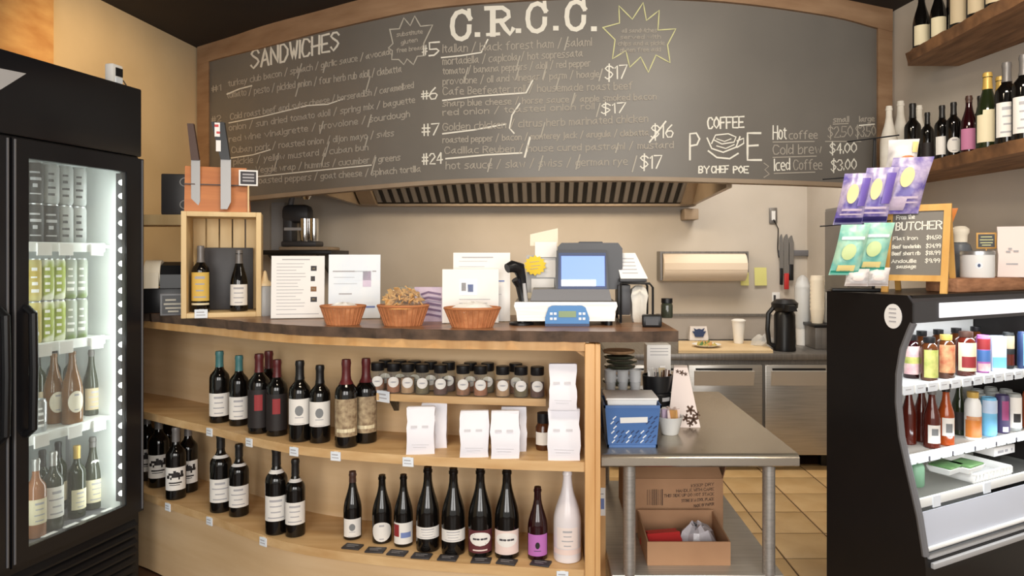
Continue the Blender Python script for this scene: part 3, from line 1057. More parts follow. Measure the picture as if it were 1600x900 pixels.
t = thing('wall_outlet', 'grey wall outlet high above the hanging knives', 'outlet', (X(1207.5, BACK), BACK, Z(337, BACK)))
mb = MB()
mb.box(-.03, .03, -.014, 0, -.06, .06, steel_dark, .004)
mb.build('plate', t, .5)
mb = MB()
mb.box(-.014, .014, -.018, -.012, -.035, .035, white_plastic)
mb.build('socket', t, 0)
mb = MB()
mb.tube([(.0, -.02, -.03), (.035, -.02, -.1), (.03, -.02, -.25), (.04, -.02, -.32)], .004, black, 6)
mb.build('cord', t)
t = thing('wall_switch', 'small white switch on the wall above the pump thermos', 'switch', (X(1212, BACK), BACK, Z(466, BACK)))
mb = MB()
mb.box(-.03, .03, -.01, 0, -.045, .045, white_plastic, .003)
mb.build('plate', t, .5)
mb = MB()
mb.box(-.02, -.004, -.014, -.009, -.025, .025, dark_grey)
mb.build('rocker', t, 0)
mb = MB()
mb.box(X(1215, BACK), X(1267, BACK), BACK - .025, BACK, Z(400, BACK), Z(391, BACK), mid_grey, .004)
tag(mb.build('knife_strip', None, .5), 'grey magnetic strip on the back wall holding three knives', 'knife strip')
for px, m, hb, y0, y1, y2, lab in ((1221, black, 6, 366, 420, 445, 'thin black handled knife hanging first on the wall strip'),
                                   (1229, red_plastic, 9, 366, 428, 452, 'red handled knife hanging between two black handled ones'),
                                   (1236.5, black, 8, 368, 414, 438, 'wide bladed black handled knife hanging last on the strip')):
    d = BACK - .035
    t = thing('kitchen_knife', lab, 'knife', (X(px, d), d, Z(y1, d)))
    k = d / F
    mb = MB()
    w = hb * k / 2
    lb = (y1 - y0) * k
    mb.prism([(-w, 0), (w, 0), (w, lb * .75), (w * .3, lb), (-w * .2, lb), (-w, lb * .9)], 0, .004, blade)
    mb.build('blade', t, 0)
    mb = MB()
    lh = (y2 - y1) * k
    mb.box(-w * .8, w * .8, -.006, .01, -lh, .005, m, .004)
    mb.build('handle', t, .5)
# wall cabinet by the right wall
t = thing('steel_wall_cabinet', 'grey steel cabinet on the right wall behind the chip rack', 'cabinet', (0, 0, 0))
mb = MB()
mb.box(1.86, 1.998, 4.28, 4.66, 1.16, 1.71, steel_dark, .006)
mb.build('body', t, .5)
mb = MB()
mb.box(1.852, 1.861, 4.30, 4.64, 1.18, 1.69, steel_dark)
mb.build('door', t, 0)
# dark rack with mixer at the left
t = thing('wall_rack', 'black steel rack on the back wall in the kitchen corner', 'rack', (0, 0, 0))
mb = MB()
x0, x1 = X(400, 5.0), X(524, 5.0)
mb.box(x0, x1, 4.9, 5.345, Z(398, 4.9), Z(391, 4.9), black, .003)
mb.build('rack_shelf', t, .5)
for x in (x0 + .1, x1 - .12):
    mb = MB()
    mb.prism([(4.95, Z(398, 4.9)), (5.34, Z(398, 4.9)), (5.34, Z(398, 4.9) - .2)], x, x + .02, black, 'yz')
    mb.build('bracket', t, 0)
rz0 = Z(391, 4.9)
mb = MB()
mb.box(X(435, 4.95), X(512, 4.95), 4.95, 5.25, rz0, rz0 + .025, frame_pale, .008)
tag(mb.build('serving_tray', None, .5), 'flat beige tray lying on the black kitchen rack', 'tray')
t = thing('stand_mixer', 'dark stand mixer with chrome bowls on the kitchen rack', 'mixer', (X(471, 5.05), 5.05, rz0 + .026))
mb = MB()
mb.box(-.12, .13, -.08, .1, 0, .04, dark_grey, .012)
mb.box(-.12, -.05, -.05, .07, .03, .28, dark_grey, .015)
mb.build('base', t, .5)
mb = MB()
mb.box(-.13, .07, -.06, .08, .17, .30, dark_grey, .04)
mb.tube([(-.08, 0, .3), (-.06, 0, .38), (0, 0, .40), (.02, 0, .36)], .022, mid_grey, 8)
mb.build('mixer_head', t, .6)
mb = MB()
for x in (.035, .1):
    mb.lathe([(0, .04), (.03, .04), (.036, .1), (.036, .2), (.03, .2), (.03, .05), (0, .05)], chrome, 18, (x, -.03, 0))
mb.build('chrome_bowl', t)
mb = MB()
mb.box(-.10, .02, -.068, -.058, .115, .135, light_grey)
mb.build('trim_bar', t, 0)
# pale pillar at the kitchen's left and thing above
mb = MB()
mb.box(X(427, 5.3), X(447, 5.3) + .0, 5.26, 5.345, rz0 + .001, 1.80, light_grey)
tag(mb.build('steel_side_panel', None, 0), 'pale upright metal panel behind the stand mixer', 'panel')
mb = MB()
mb.lathe([(0, -.03), (.02, -.03), (.035, 0), (.02, .03), (.012, .06), (0, .06)], chrome, 16, (X(479, 4.9), 4.9, Z(305, 4.9)))
mb.tube([(X(479, 4.9), 4.9, Z(305, 4.9) + .05), (X(479, 4.9), 4.9, 2.2)], .008, chrome, 6)
mb.tube([(X(479, 4.9), 4.9, 2.2), (X(479, 4.9), 4.9, CEIL)], .008, chrome, 6)
tag(mb.build('hanging_lamp', None), 'small pale bulb fitting hanging by the hood corner', 'light')

# ================================================================ BOTTLES
STYLES = {
    'bordeaux': (.127, [(0, .004), (.86, 0), (.97, .008), (1, .025), (1, .60), (.98, .635), (.90, .67), (.70, .705), (.48, .74), (.39, .78), (.36, .82), (.355, .945), (.40, .95),
                        (.40, .975), (.36, .98), (.35, 1), (0, 1)]),
    'burgundy': (.136, [(0, .004), (.86, 0), (.97, .008), (1, .03), (1, .42), (.97, .48), (.88, .55), (.74, .62), (.58, .69), (.45, .76), (.37, .83), (.34, .93), (.40, .935),
                        (.40, .965), (.35, .97), (.34, 1), (0, 1)]),
    'champagne': (.15, [(0, .004), (.86, 0), (.97, .008), (1, .03), (1, .44), (.96, .50), (.85, .58), (.68, .66), (.50, .74), (.38, .82), (.32, .90), (.30, .945), (.35, .95),
                        (.35, .97), (.33, .975), (.33, 1), (0, 1)]),
    'beer': (.135, [(0, .004), (.88, 0), (1, .02), (1, .52), (.93, .60), (.7, .70), (.5, .80), (.42, .88), (.40, .94), (.46, .945), (.46, .995), (.4, 1), (0, 1)]),
}


def rad(style, t):
    """radius (share of full) at height share t"""
    pr = STYLES[style][1]
    for (r0, z0), (r1, z1) in zip(pr[1:], pr[2:]):
        if z0 <= t <= z1:
            return r0 + (r1 - r0) * ((t - z0) / max(z1 - z0, 1e-6))
    return pr[-2][0]


PROTO = {}


def lines(mb, R, z0, z1, ha, ink_m, n=4, seed=0, big=None):
    """printed lines and a small emblem on a cylinder label"""
    rr = random.Random(seed)
    for i in range(n):
        z = z1 - (z1 - z0) * (.18 + .68 * i / max(n - 1, 1))
        w = ha * rr.uniform(.3, .62)
        h = (z1 - z0) * (.05 if i else .09)
        mb.sector(R, z - h / 2, z + h / 2, -w, w, ink_m, 6)


def bottle(spec, loc, H, label, name='wine_bottle', group=None, rz=None, cat='bottle'):
    """spec: name of an entry in SPECS"""
    if rz is None:
        rz = face(loc[0], loc[1])
    if spec in PROTO:
        return dup(PROTO[spec], loc, rz, label, group, H / .3)
    s = SPECS[spec]
    st = s['style']
    h = .3
    R = h * STYLES[st][0] * s.get('fat', 1)
    t = thing(name, label, cat, loc, rz, group)
    mb = MB()
    mb.lathe([(r * R, z * h) for r, z in STYLES[st][1]], s['glass'], 28)
    mb.build('glass_body', t)
    if s.get('cap'):
        f = s.get('capf', .77)
        zs = [f + (1 - f) * i / 6 for i in range(7)]
        pr = [(rad(st, z) * R * 1.05 + .0006, z * h) for z in zs]
        pr = [(pr[0][0] - .001, pr[0][1])] + pr + [(0, h * 1.004)]
        mb = MB()
        mb.lathe(pr, s['cap'], 20)
        mb.build('capsule', t)
    if s.get('neck'):
        m, z0, z1 = s['neck']
        mb = MB()
        n = 4
        mb.lathe([(rad(st, z0 + (z1 - z0) * i / n) * R + .0012, (z0 + (z1 - z0) * i / n) * h) for i in range(n + 1)], m, 20)
        mb.build('neck_band', t)
    for lb in s.get('labels', []):
        m, z0, z1, ha = lb[:4]
        shape = lb[4] if len(lb) > 4 else None
        mb = MB()
        if shape == 'oval':
            mb.disc_on_cyl(R * 1.022, (z0 + z1) / 2 * h, (z1 - z0) / 2 * h, ha, m, 24, ring=4)
            lines(mb, R * 1.035, z0 * h, z1 * h, ha * .6, ink_light, 2, len(spec))
        elif shape == 'medal':
            mb.disc_on_cyl(rad(st, (z0 + z1) / 2) * R * 1.02, (z0 + z1) / 2 * h, (z1 - z0) / 2 * h, ha, m, 16, ring=1)
        else:
            ra, rb = rad(st, z0) * R * 1.006 + .0004, rad(st, z1) * R * 1.006 + .0004
            mb.sector(ra, z0 * h, z1 * h, -ha, ha, m, 16, R1=rb)
            if shape == 'lines':
                lines(mb, (R * 1.006 + .0011), z0 * h, z1 * h, ha, ink_light, 4, len(spec))
            elif shape == 'graphic':       # dark drawing over a white label
                q = (R * 1.006 + .0011)
                H0, H1 = z0 * h, z1 * h
                for a0, a1, b0, b1 in ((-.42, .3, .66, .76), (-.2, .55, .56, .67), (-.55, -.35, .52, .66), (.34, .5, .66, .84), (-.4, .42, .30, .36), (-.1, .06, .74, .86), (-.3, -.2, .48, .58), (.2, .3, .46, .58), (.0, .2, .62, .8), (-.35, .3, .22, .25)):
                    mb.sector(q, H0 + (H1 - H0) * b0, H0 + (H1 - H0) * b1, a0 * ha * 1.3, a1 * ha * 1.3, lab_black, 5)
            elif shape == 'emblem':
                mb.disc_on_cyl((R * 1.006 + .0011), (z0 * .45 + z1 * .55) * h, (z1 - z0) * .2 * h, ha * .3, lab_grey, 12, ring=1)
                lines(mb, (R * 1.006 + .0011), z0 * h, z0 * h + (z1 - z0) * .35 * h, ha * .8, ink_light, 2, 3)
            elif shape == 'shield':
                q = R * 1.035
                H0, H1 = z0 * h, z1 * h
                mb.disc_on_cyl(q, H0 + (H1 - H0) * .62, (H1 - H0) * .3, ha * .78, lab_white, 16, ring=3)
                mb.sector(q * 1.004, H0 + (H1 - H0) * .58, H0 + (H1 - H0) * .66, -ha * .5, ha * .5, ink, 5)
                mb.sector(q, H0 + (H1 - H0) * .1, H0 + (H1 - H0) * .16, -ha * .5, ha * .5, lab_rosewhite, 5)
            elif shape == 'redblue':
                q = (R * 1.006 + .0011)
                H0, H1 = z0 * h, z1 * h
                mb.sector(q, H0 + (H1 - H0) * .35, H0 + (H1 - H0) * .92, -ha * .95, -ha * .35, lab_red, 5)
                mb.sector(q, H0 + (H1 - H0) * .3, H0 + (H1 - H0) * .55, -ha * .2, ha * .7, ink_blue, 5)
            elif shape == 'dotmark':
                mb.disc_on_cyl((R * 1.006 + .0011), (z0 + z1) / 2 * h, (z1 - z0) * .16 * h, ha * .2, lab_black, 10, ring=1)
                lines(mb, (R * 1.006 + .0011), z0 * h, z0 * h + (z1 - z0) * .3 * h, ha * .8, ink, 1, 3)
        mb.build('label', t)
    t.scale = (H / h,) * 3
    PROTO[spec] = t
    return t


D = glass_dark
SPECS = {
    'teal': dict(style='bordeaux', glass=D, cap=teal, capf=.78, labels=[(lab_white, .10, .42, 1.25, 'lines')], fat=1.05),
    'redmotif': dict(style='bordeaux', glass=D, cap=capsule_red, capf=.77, labels=[(lab_black, .08, .56, 1.3), (lab_red, .30, .50, .36)], fat=1.08),
    'whiteblk': dict(style='bordeaux', glass=D, cap=capsule_black, labels=[(lab_white, .22, .54, 1.25, 'emblem')], fat=1.05),
    'ornate': dict(style='bordeaux', glass=D, cap=capsule_red, capf=.72, labels=[(lab_orna, .13, .56, 1.25), (lab_cream, .18, .22, .9)], fat=1.0),
    'graphic': dict(style='bordeaux', glass=D, cap=capsule_grey, capf=.80, labels=[(lab_white, .14, .46, 1.2, 'graphic')], fat=1.05),
    'neckband': dict(style='bordeaux', glass=D, cap=capsule_black, capf=.82, neck=(lab_white, .70, .735), labels=[(lab_white, .14, .44, 1.25, 'lines')], fat=1.05),
    'neckband2': dict(style='bordeaux', glass=D, cap=capsule_black, capf=.80, neck=(lab_white, .71, .75), labels=[(lab_white, .17, .46, 1.25, 'lines')], fat=1.0),
    'emblem': dict(style='burgundy', glass=D, cap=capsule_brown, capf=.84, labels=[(lab_white, .05, .32, 1.1, 'emblem')], fat=1.0),
    'oval': dict(style='burgundy', glass=D, labels=[(lab_white, .04, .33, 1.1, 'oval')], fat=1.08),
    'redblue': dict(style='burgundy', glass=D, labels=[(lab_white, .05, .35, 1.2, 'redblue')], fat=1.0),
    'whiteband': dict(style='burgundy', glass=D, labels=[(lab_white, .17, .31, 1.25, 'lines')], fat=1.04),
    'shield': dict(style='burgundy', glass=D, labels=[(lab_wine, .06, .32, 1.2, 'shield')], fat=1.04),
    'rosewhite': dict(style='burgundy', glass=D, labels=[(lab_rosewhite, .06, .33, 1.2, 'shield')], fat=1.04),
    'purple': dict(style='burgundy', glass=glass_red, labels=[(lab_purple, .07, .37, 1.15, 'dotmark')], fat=1.05),
    'frosted': dict(style='champagne', glass=frosted, labels=[(lab_rosewhite, .10, .16, 1.2), (paper_pink, .17, .40, .8, 'lines')], fat=1.05),
    'yellowlab': dict(style='bordeaux', glass=D, cap=capsule_grey, capf=.75, labels=[(lab_yellow, .17, .60, 1.2, 'lines'), (lab_cream, .11, .14, 1.2)], fat=1.0),
    'cratewhite': dict(style='burgundy', glass=D, cap=capsule_grey, capf=.78, labels=[(lab_white, .10, .44, 1.2, 'lines')], fat=1.0),
    # tall fridge
    'amberround': dict(style='champagne', glass=glass_amber, labels=[(paper_warm, .16, .46, .8, 'oval')], fat=.86),
    'greentan': dict(style='burgundy', glass=glass_pale, cap=capsule_grey, capf=.9, labels=[(lab_tan, .09, .42, 1.2, 'lines')], fat=.86),
    'rose': dict(style='bordeaux', glass=glass_rose, cap=capsule_silver, capf=.85, labels=[(lab_cream, .18, .5, 1.2, 'lines')], fat=.9),
    'bigwhite': dict(style='bordeaux', glass=glass_pale, cap=capsule_silver, capf=.82, labels=[(lab_white, .16, .56, 1.25, 'lines')], fat=.92),
    'goldcap': dict(style='bordeaux', glass=glass_green, cap=capsule_gold, capf=.82, labels=[(lab_cream, .12, .40, 1.0, 'lines')], fat=.88),
    'medallion': dict(style='burgundy', glass=glass_pale, cap=capsule_grey, capf=.86, labels=[(lab_cream, .10, .42, 1.2, 'lines'), (lab_white, .60, .69, .7, 'medal')], fat=.86),
    'darkplain': dict(style='bordeaux', glass=glass_green, cap=capsule_black, labels=[(lab_tan, .14, .42, 1.1)], fat=.85),
    # wall shelves
    'wall_cream': dict(style='burgundy', glass=D, cap=capsule_black, capf=.84, labels=[(lab_cream, .07, .40, 1.0)], fat=1.0),
    'wall_white': dict(style='bordeaux', glass=D, cap=capsule_black, labels=[(lab_white, .09, .42, 1.0)], fat=1.0),
    'wall_beige': dict(style='bordeaux', glass=D, cap=capsule_brown, labels=[(lab_tan, .06, .62, 1.1)], fat=1.1),
    'wall_pink': dict(style='burgundy', glass=glass_red, cap=capsule_brown, capf=.88, labels=[(lab_pink, .06, .42, 1.1)], fat=1.02),
    'wall_gold': dict(style='burgundy', glass=glass_green, cap=capsule_gold, capf=.78, labels=[(lab_cream, .08, .44, 1.1), (lab_cream, .44, .50, .5)], fat=1.02),
    'wall_grey': dict(style='bordeaux', glass=D, cap=capsule_grey, capf=.76, labels=[(lab_white, .08, .50, 1.1, 'lines')], fat=1.0),
    'wall_round': dict(style='bordeaux', glass=D, cap=capsule_black, labels=[(lab_white, .08, .36, 1.0, 'oval')], fat=1.0),
    'wall_plain': dict(style='bordeaux', glass=D, cap=capsule_black, labels=[(lab_black, .10, .40, 1.0)], fat=.95),
    'tissue': dict(style='burgundy', glass=tissue, labels=[], fat=.92),
}
# plain drinks in the cooler are made further down

# ---------------------------------------------------------------- bottles on the counter shelves
MIDS = [  # spec, column, depth behind edge, pixel height, label
    ('teal', 343, .085, 110, 'wine bottle with teal capsule, first from the left on the middle shelf'),
    ('teal', 373.5, .105, 108, 'teal capped wine bottle beside a red capped one'),
    ('redmotif', 405, .075, 122, 'red capped bottle with a red motif on black, next to teal caps'),
    ('redmotif', 433, .09, 117, 'red capped bottle with red motif, next to black caps'),
    ('redmotif', 420, .18, 116, 'red capped bottle hidden behind the red motif pair on the middle shelf'),
    ('whiteblk', 468.5, .07, 124, 'black capped bottle with upright white label, beside red caps'),
    ('whiteblk', 500, .085, 119, 'black capped white label bottle, right one of the pair on the middle shelf'),
    ('ornate', 541, .06, 135, 'dark red capped bottle with ornate tan label, full in view'),
    ('ornate', 572, .135, 130, 'ornate tan label bottle half behind the spice shelf end'),
]
for sp, px, k, hp, lb in MIDS:
    x, y = spot(px, k)
    bottle(sp, (x, y, SH_MID), min(hp * y / F, .335), lb, group='wines on the middle shelf')
LOWS = [
    ('graphic', 230, .14, 110, 'black bottle with dark drawing on white label, nearest the tall fridge', .35),
    ('graphic', 248, .105, 113, 'white label bottle with drawing, second from the tall fridge', .35),
    ('graphic', 275, .055, 110, 'drawing label bottle standing foremost in the group of five', .35),
    ('graphic', 262, .215, 113, 'drawing label bottle hidden behind the foremost of the group', .35),
    ('graphic', 294, .15, 108, 'drawing label bottle, last of the group before bare shelf', .35),
    ('neckband', 345, .07, 119, 'white necked bottle with white label, left of the shelf pair under the teal caps', None),
    ('neckband', 373.5, .09, 110, 'white necked bottle, right of the pair under the teal caps', None),
    ('neckband2', 432, .055, 132, 'bottle with white neck ring, left of the pair below black caps', None),
    ('neckband2', 461.5, .075, 118, 'bottle with white neck ring, right of the pair below black caps', None),
    ('emblem', 551, .13, 103, 'slim dark bottle with emblem label standing alone on the low shelf', None),
    ('oval', 597, .13, 103, 'dark bottle with oval white label on the low shelf', None),
    ('redblue', 630.5, .12, 109, 'dark bottle with red and blue print on white label', None),
    ('whiteband', 668.5, .10, 128, 'large dark bottle with thin white band, beside the red and blue label', None),
    ('whiteband', 708.5, .09, 131, 'large dark bottle with thin white band, beside the shield label', None),
    ('shield', 750.5, .09, 134, 'large dark bottle with white shield on wine red label', None),
    ('rosewhite', 792, .09, 136, 'large dark bottle with pale pink shield label', None),
    ('purple', 840, .085, 110, 'short dark red bottle with bright purple label', None),
    ('frosted', 886.5, .085, 138, 'frosted white bottle at the end of the low shelf', None),
]
for sp, px, k, hp, lb, zz in LOWS:
    x, y = spot(px, k)
    H = min(hp * y / F, .325)
    bottle(sp, (x, y, SH_LOW), H, lb, group='wines on the low shelf')


# spice jars
def jar_proto(i):
    t = thing('spice_jar', '', 'jar', (0, 0, 0))
    mb = MB()
    mb.lathe([(0, .003), (.024, .003), (.0245, .045 + .006 * (i % 3)), (0, .047 + .006 * (i % 3))], spice[i % 5], 18)
    mb.build('spice', t)
    mb = MB()
    mb.lathe([(0, 0), (.026, 0), (.0275, .003), (.0275, .066), (.024, .075), (.021, .078), (.021, .082)], glass_clear, 20)
    mb.build('glass_body', t)
    mb = MB()
    mb.lathe([(0, .079), (.0235, .079), (.0245, .081), (.0245, .107), (.023, .109), (0, .109)], black, 20)
    mb.build('lid', t)
    mb = MB()
    mb.disc_on_cyl(.0282, .042, .0195, .76, lab_white, 20, ring=3)
    mb.disc_on_cyl(.0286, .042, .003, .4, ink_light, 10, ring=1)
    mb.build('round_label', t)
    return t


jars = [jar_proto(i) for i in range(5)]
front = [(590, 'beside the small white tag'), (615, 'second from the small white tag'), (637, 'third from the small white tag'), (660, 'fourth from the small white tag'),
         (688.6, 'fifth from the small white tag'), (723.6, 'left of the closely set middle pair'), (751, 'right of the closely set middle pair'),
         (785.6, 'standing apart before the last cluster'), (814, 'front one of the last cluster'), (839.6, 'nearest the white coffee bags')]
used = set()
for n, (px, lb) in enumerate(front):
    x, y = spot(px, .165)
    i = n % 5
    label = 'black lidded spice jar in front row, ' + lb
    if i not in used:
        used.add(i)
        r = jars[i]
        r.location = (x, y, SP_Z)
        r.rotation_euler = (0, 0, face(x, y))
        r['label'] = label
        r['group'] = 'spice jars in front row'
    else:
        dup(jars[i], (x, y, SP_Z), face(x, y), label, 'spice jars in front row')
for n, px in enumerate((602, 625, 648, 673, 701, 735, 762, 806)):
    x, y = spot(px, .235)
    dup(jars[(n * 2 + 1) % 5], (x, y, SP_Z), face(x, y), 'spice jar in the rear row, %s from the small white tag' % ('first', 'second', 'third', 'fourth', 'fifth', 'sixth', 'seventh', 'last')[n], 'spice jars in the rear row')


# white coffee bags
def bag_mesh(w, dpt, h, name_m, seed, print_=True):
    """gusseted paper bag: box lower, pinched towards a folded top"""
    rr = random.Random(seed)
    mb = MB()
    nz, vs = 7, []
    ring = [(-1, -1), (-.4, -1.06), (.4, -1.06), (1, -1), (.86, 0), (1, 1), (0, 1.05), (-1, 1), (-.86, 0)]
    for k in range(nz + 1):
        t = k / nz
        dd = dpt / 2 * (1 - .72 * max(0, (t - .35) / .65) ** 1.3)
        ww = w / 2 * (1 + .03 * math.sin(t * 7 + seed))
        for a, b in ring:
            j = .0022 if 0 < k < nz else 0
            vs.append((a * ww + rr.uniform(-j, j), b * dd + rr.uniform(-j, j), t * h))
    n = len(ring)
    fs = [tuple(reversed(range(n))), tuple(nz * n + i for i in range(n))]
    for k in range(nz):
        for i in range(n):
            j = (i + 1) % n
            fs.append((k * n + i, k * n + j, (k + 1) * n + j, (k + 1) * n + i))
    mb.add(vs, fs, name_m)
    return mb


def coffee(px, k, w, h, label, z=SH_MID, seed=1, marks=True, group='white coffee bags', dpt=.07):
    x, y = spot(px, k)
    t = thing('coffee_bag', label, 'bag', (x, y, z), face(x, y, .6), group)
    bag_mesh(w, dpt, h, coffee_bag, seed).build('paper_body', t, .5)
    mb = MB()
    mb.box(-w / 2 * .98, w / 2 * .98, -dpt * .17, dpt * .13, h - .014, h + .002, coffee_bag, .002)
    mb.build('folded_top', t, .5)
    if marks:
        mb = MB()
        yy = -dpt / 2 * 1.06 - .003
        for a in (-.45, .35):
            ribbon(mb, [(a * w / 2 - .008, h * .60), (a * w / 2 + .006, h * .60)], .008, lambda u, v: Vector((u, -dpt / 2 * (1.06 - .72 * 1.06 * max(0, (v / h - .35) / .65) ** 1.3) - .003, v)), ink_pale)
        ribbon(mb, [(-w * .3, h * .22), (w * .3, h * .21)], .002, lambda u, v: Vector((u, yy, v)), ink_pale)
        ribbon(mb, [(-w * .25, h * .16), (w * .2, h * .155)], .002, lambda u, v: Vector((u, yy, v)), ink_pale)
        tag(mb.build('printed_mark', t, 0), kind='stuff')
    return t


coffee(658, .055, .096, .158, 'white coffee bag left of the others under the spice shelf', seed=1)
coffee(679, .14, .09, .155, 'white coffee bag half hidden behind the leftmost one', seed=2, marks=False)
coffee(741.5, .05, .098, .152, 'white coffee bag in the middle under the spice shelf', seed=3)
coffee(789.5, .05, .098, .155, 'white coffee bag with bent side, right under the spice shelf', seed=4)
coffee(803, .14, .09, .15, 'white coffee bag half hidden behind the bent sided one', seed=5, marks=False)
coffee(881, .05, .108, .168, 'white coffee bag at the shelf end carrying another bag', seed=6)
coffee(879.5, .05, .092, .15, 'white coffee bag stacked on top of another at the shelf end', z=SH_MID + .1705, seed=7)
x, y = spot(849, .15)
t = thing('sauce_jar', 'small dark lidded jar behind the stacked coffee bags', 'jar', (x, y, SH_MID))
mb = MB()
mb.lathe([(0, 0), (.026, 0), (.028, .01), (.028, .08), (.02, .095), (0, .095)], sauce_brown, 18)
mb.build('glass_body', t)
mb = MB()
mb.lathe([(0, .095), (.022, .095), (.022, .13), (0, .13)], black, 18)
mb.build('lid', t)
mb = MB()
mb.sector(.0285, .02, .065, -1.2, 1.2, lab_white, 10)
mb.build('label', t)

# price tags clipped to the shelf edges
tagm = MB()
tagm.box(-.020, .020, -.004, 0, -.016, .016, paper_blue, .001)
tagm.box(-.014, .010, -.0048, -.0038, .004, .008, ink_light)
tagm.box(-.014, .013, -.0048, -.0038, -.006, -.003, ink_light)
tagm.box(-.008, .008, 0, .004, .012, .0165, white_plastic)
tag0 = None
for px, zz, lb in ((328, SH_MID, 'white price tag on the middle shelf under the teal caps'), (390, SH_MID, 'white price tag on the middle shelf under the red motif bottles'),
                   (460, SH_MID, 'white price tag under the black capped pair on the middle shelf'), (525, SH_MID, 'white price tag left of the ornate label pair'),
                   (638, SH_MID, 'white price tag under the leftmost coffee bag'),
                   (263, SH_LOW, 'white price tag under the group of drawing label bottles'), (328, SH_LOW, 'white price tag on the low shelf under the teal caps'),
                   (412, SH_LOW, 'white price tag on the low shelf under the neck ring pair'), (879, SH_LOW, 'white price tag under the frosted white bottle')):
    x = cx_at(px, -.002)
    y = CW(x) - .002
    sl = math.atan((CW(x + .05) - CW(x - .05)) / .1)
    if tag0 is None:
        tag0 = tagm.build('price_tag', None, 0)
        o = tag0
    else:
        o = tag0.copy()
        COL.objects.link(o)
    o.location = (x, y, zz - .022)
    o.rotation_euler = (0, 0, sl)
    tag(o, lb, 'price tag', 'price tags on the shelf edges')
x = cx_at(599, .125)
o = tag0.copy()
COL.objects.link(o)
o.location = (x, CW(x) + .128, SP_Z - .010)
o.scale = (1.6, 1, 1.3)
tag(o, 'larger white price tag on the left end of the spice shelf', 'price tag', 'price tags on the shelf edges')
# slate tiles lying before the bottles
sm = MB()
sm.box(-.034, .034, -.022, .022, 0, .006, slate_small, .002)
ribbon(sm, [(-.022, .004), (.018, .006)], .003, lambda u, v: Vector((u, v, .0064)), ink_light)
ribbon(sm, [(-.018, -.008), (.01, -.007)], .003, lambda u, v: Vector((u, v, .0064)), ink_light)
s0 = None
for px, k, lb in ((551, .045, 'emblem label bottle'), (587, .04, 'oval label bottle'), (621, .036, 'red and blue label bottle'), (659, .03, 'first white band bottle'),
                  (700, .03, 'second white band bottle'), (752, .03, 'wine red shield bottle'), (792, .03, 'pale pink shield bottle'), (845, .032, 'purple label bottle')):
    x, y = spot(px, k)
    if s0 is None:
        s0 = o = sm.build('slate_tag', None, .5)
    else:
        o = s0.copy()
        COL.objects.link(o)
    o.location = (x, y, SH_LOW)
    o.rotation_euler = (0, 0, random.uniform(-.2, .1) - .15)
    tag(o, 'small dark slate tag lying in front of the ' + lb, 'price tag', 'slate tags on the low shelf')

# ================================================================ TALL FRIDGE
FA = Vector((-1.690, 2.96, 0))
fang = math.atan2(.972, .232)
fx, fy = Vector((math.cos(fang), math.sin(fang), 0)), Vector((-math.sin(fang), math.cos(fang), 0))
fridge = thing('display_fridge', 'tall black two door drinks fridge with a lit white interior', 'refrigerator', FA, fang)


def frl(px, py, w):
    """picture point -> fridge coordinates (along the front, height) on the plane w behind the front"""
    r = Vector(((px - CX) / F, 1, -(py - CY) / F))
    p0 = FA + fy * w
    t = (p0.x * fy.x + p0.y * fy.y) / (r.x * fy.x + r.y * fy.y)
    q = r * t
    return (q - FA).dot(fx), EYE + q.z


def fw(lx, w, z):
    return FA + fx * lx + fy * w + Vector((0, 0, z))


FH, FD, FWID = 2.10, .64, 1.32
gx1 = frl(198, 400, -.012)[0]
gx0 = frl(45, 400, -.012)[0]
dx0 = frl(19, 400, -.012)[0]
GZ0, GZ1 = .385, 1.742
mb = MB()
mb.box(-FWID, 0, FD - .03, FD, .02, FH, fridge_black)
mb.box(-.045, 0, .05, FD, .02, FH, fridge_black, .004)
mb.box(-FWID, -FWID + .045, .05, FD, .02, FH, fridge_black, .004)
mb.box(-FWID, 0, .05, FD, 1.79, FH - .001, fridge_black)
mb.box(-FWID, 0, .05, FD, .02, .33, fridge_black)
mb.build('cabinet', fridge, .5)
mb = MB()
mb.box(-FWID + .005, -.001, 0, .05, 1.815, FH, fridge_black, .006)
mb.box(-FWID, 0, .02, .05, 1.79, 1.815, black)
mb.build('header', fridge, .5)
mb = MB()
a = frl(40, 115, 0)
mb.prism([(a[0] - .5, 2.06), (frl(0, 107, 0)[0], frl(0, 107, 0)[1]), (a[0], a[1]), (frl(0, 140, 0)[0], frl(0, 140, 0)[1]), (a[0] - .5, 1.88)], -.003, .001, light_grey)
mb.build('header_sign', fridge, 0)
mb = MB()   # white liner
LX = -.05
mb.box(-FWID + .05, LX, FD - .06, FD - .032, .335, 1.785, fridge_white)
mb.box(LX - .012, LX, .05, FD - .06, .335, 1.785, fridge_white)
mb.box(-FWID + .05, LX, .05, FD - .06, .335, .35, mid_grey)
mb.box(-FWID + .05, LX, .05, FD - .06, 1.77, 1.785, fridge_white)
mb.box(dx0 - .03, dx0 - .02, .055, FD - .06, .35, 1.77, fridge_white)
mb.build('liner', fridge, 0)
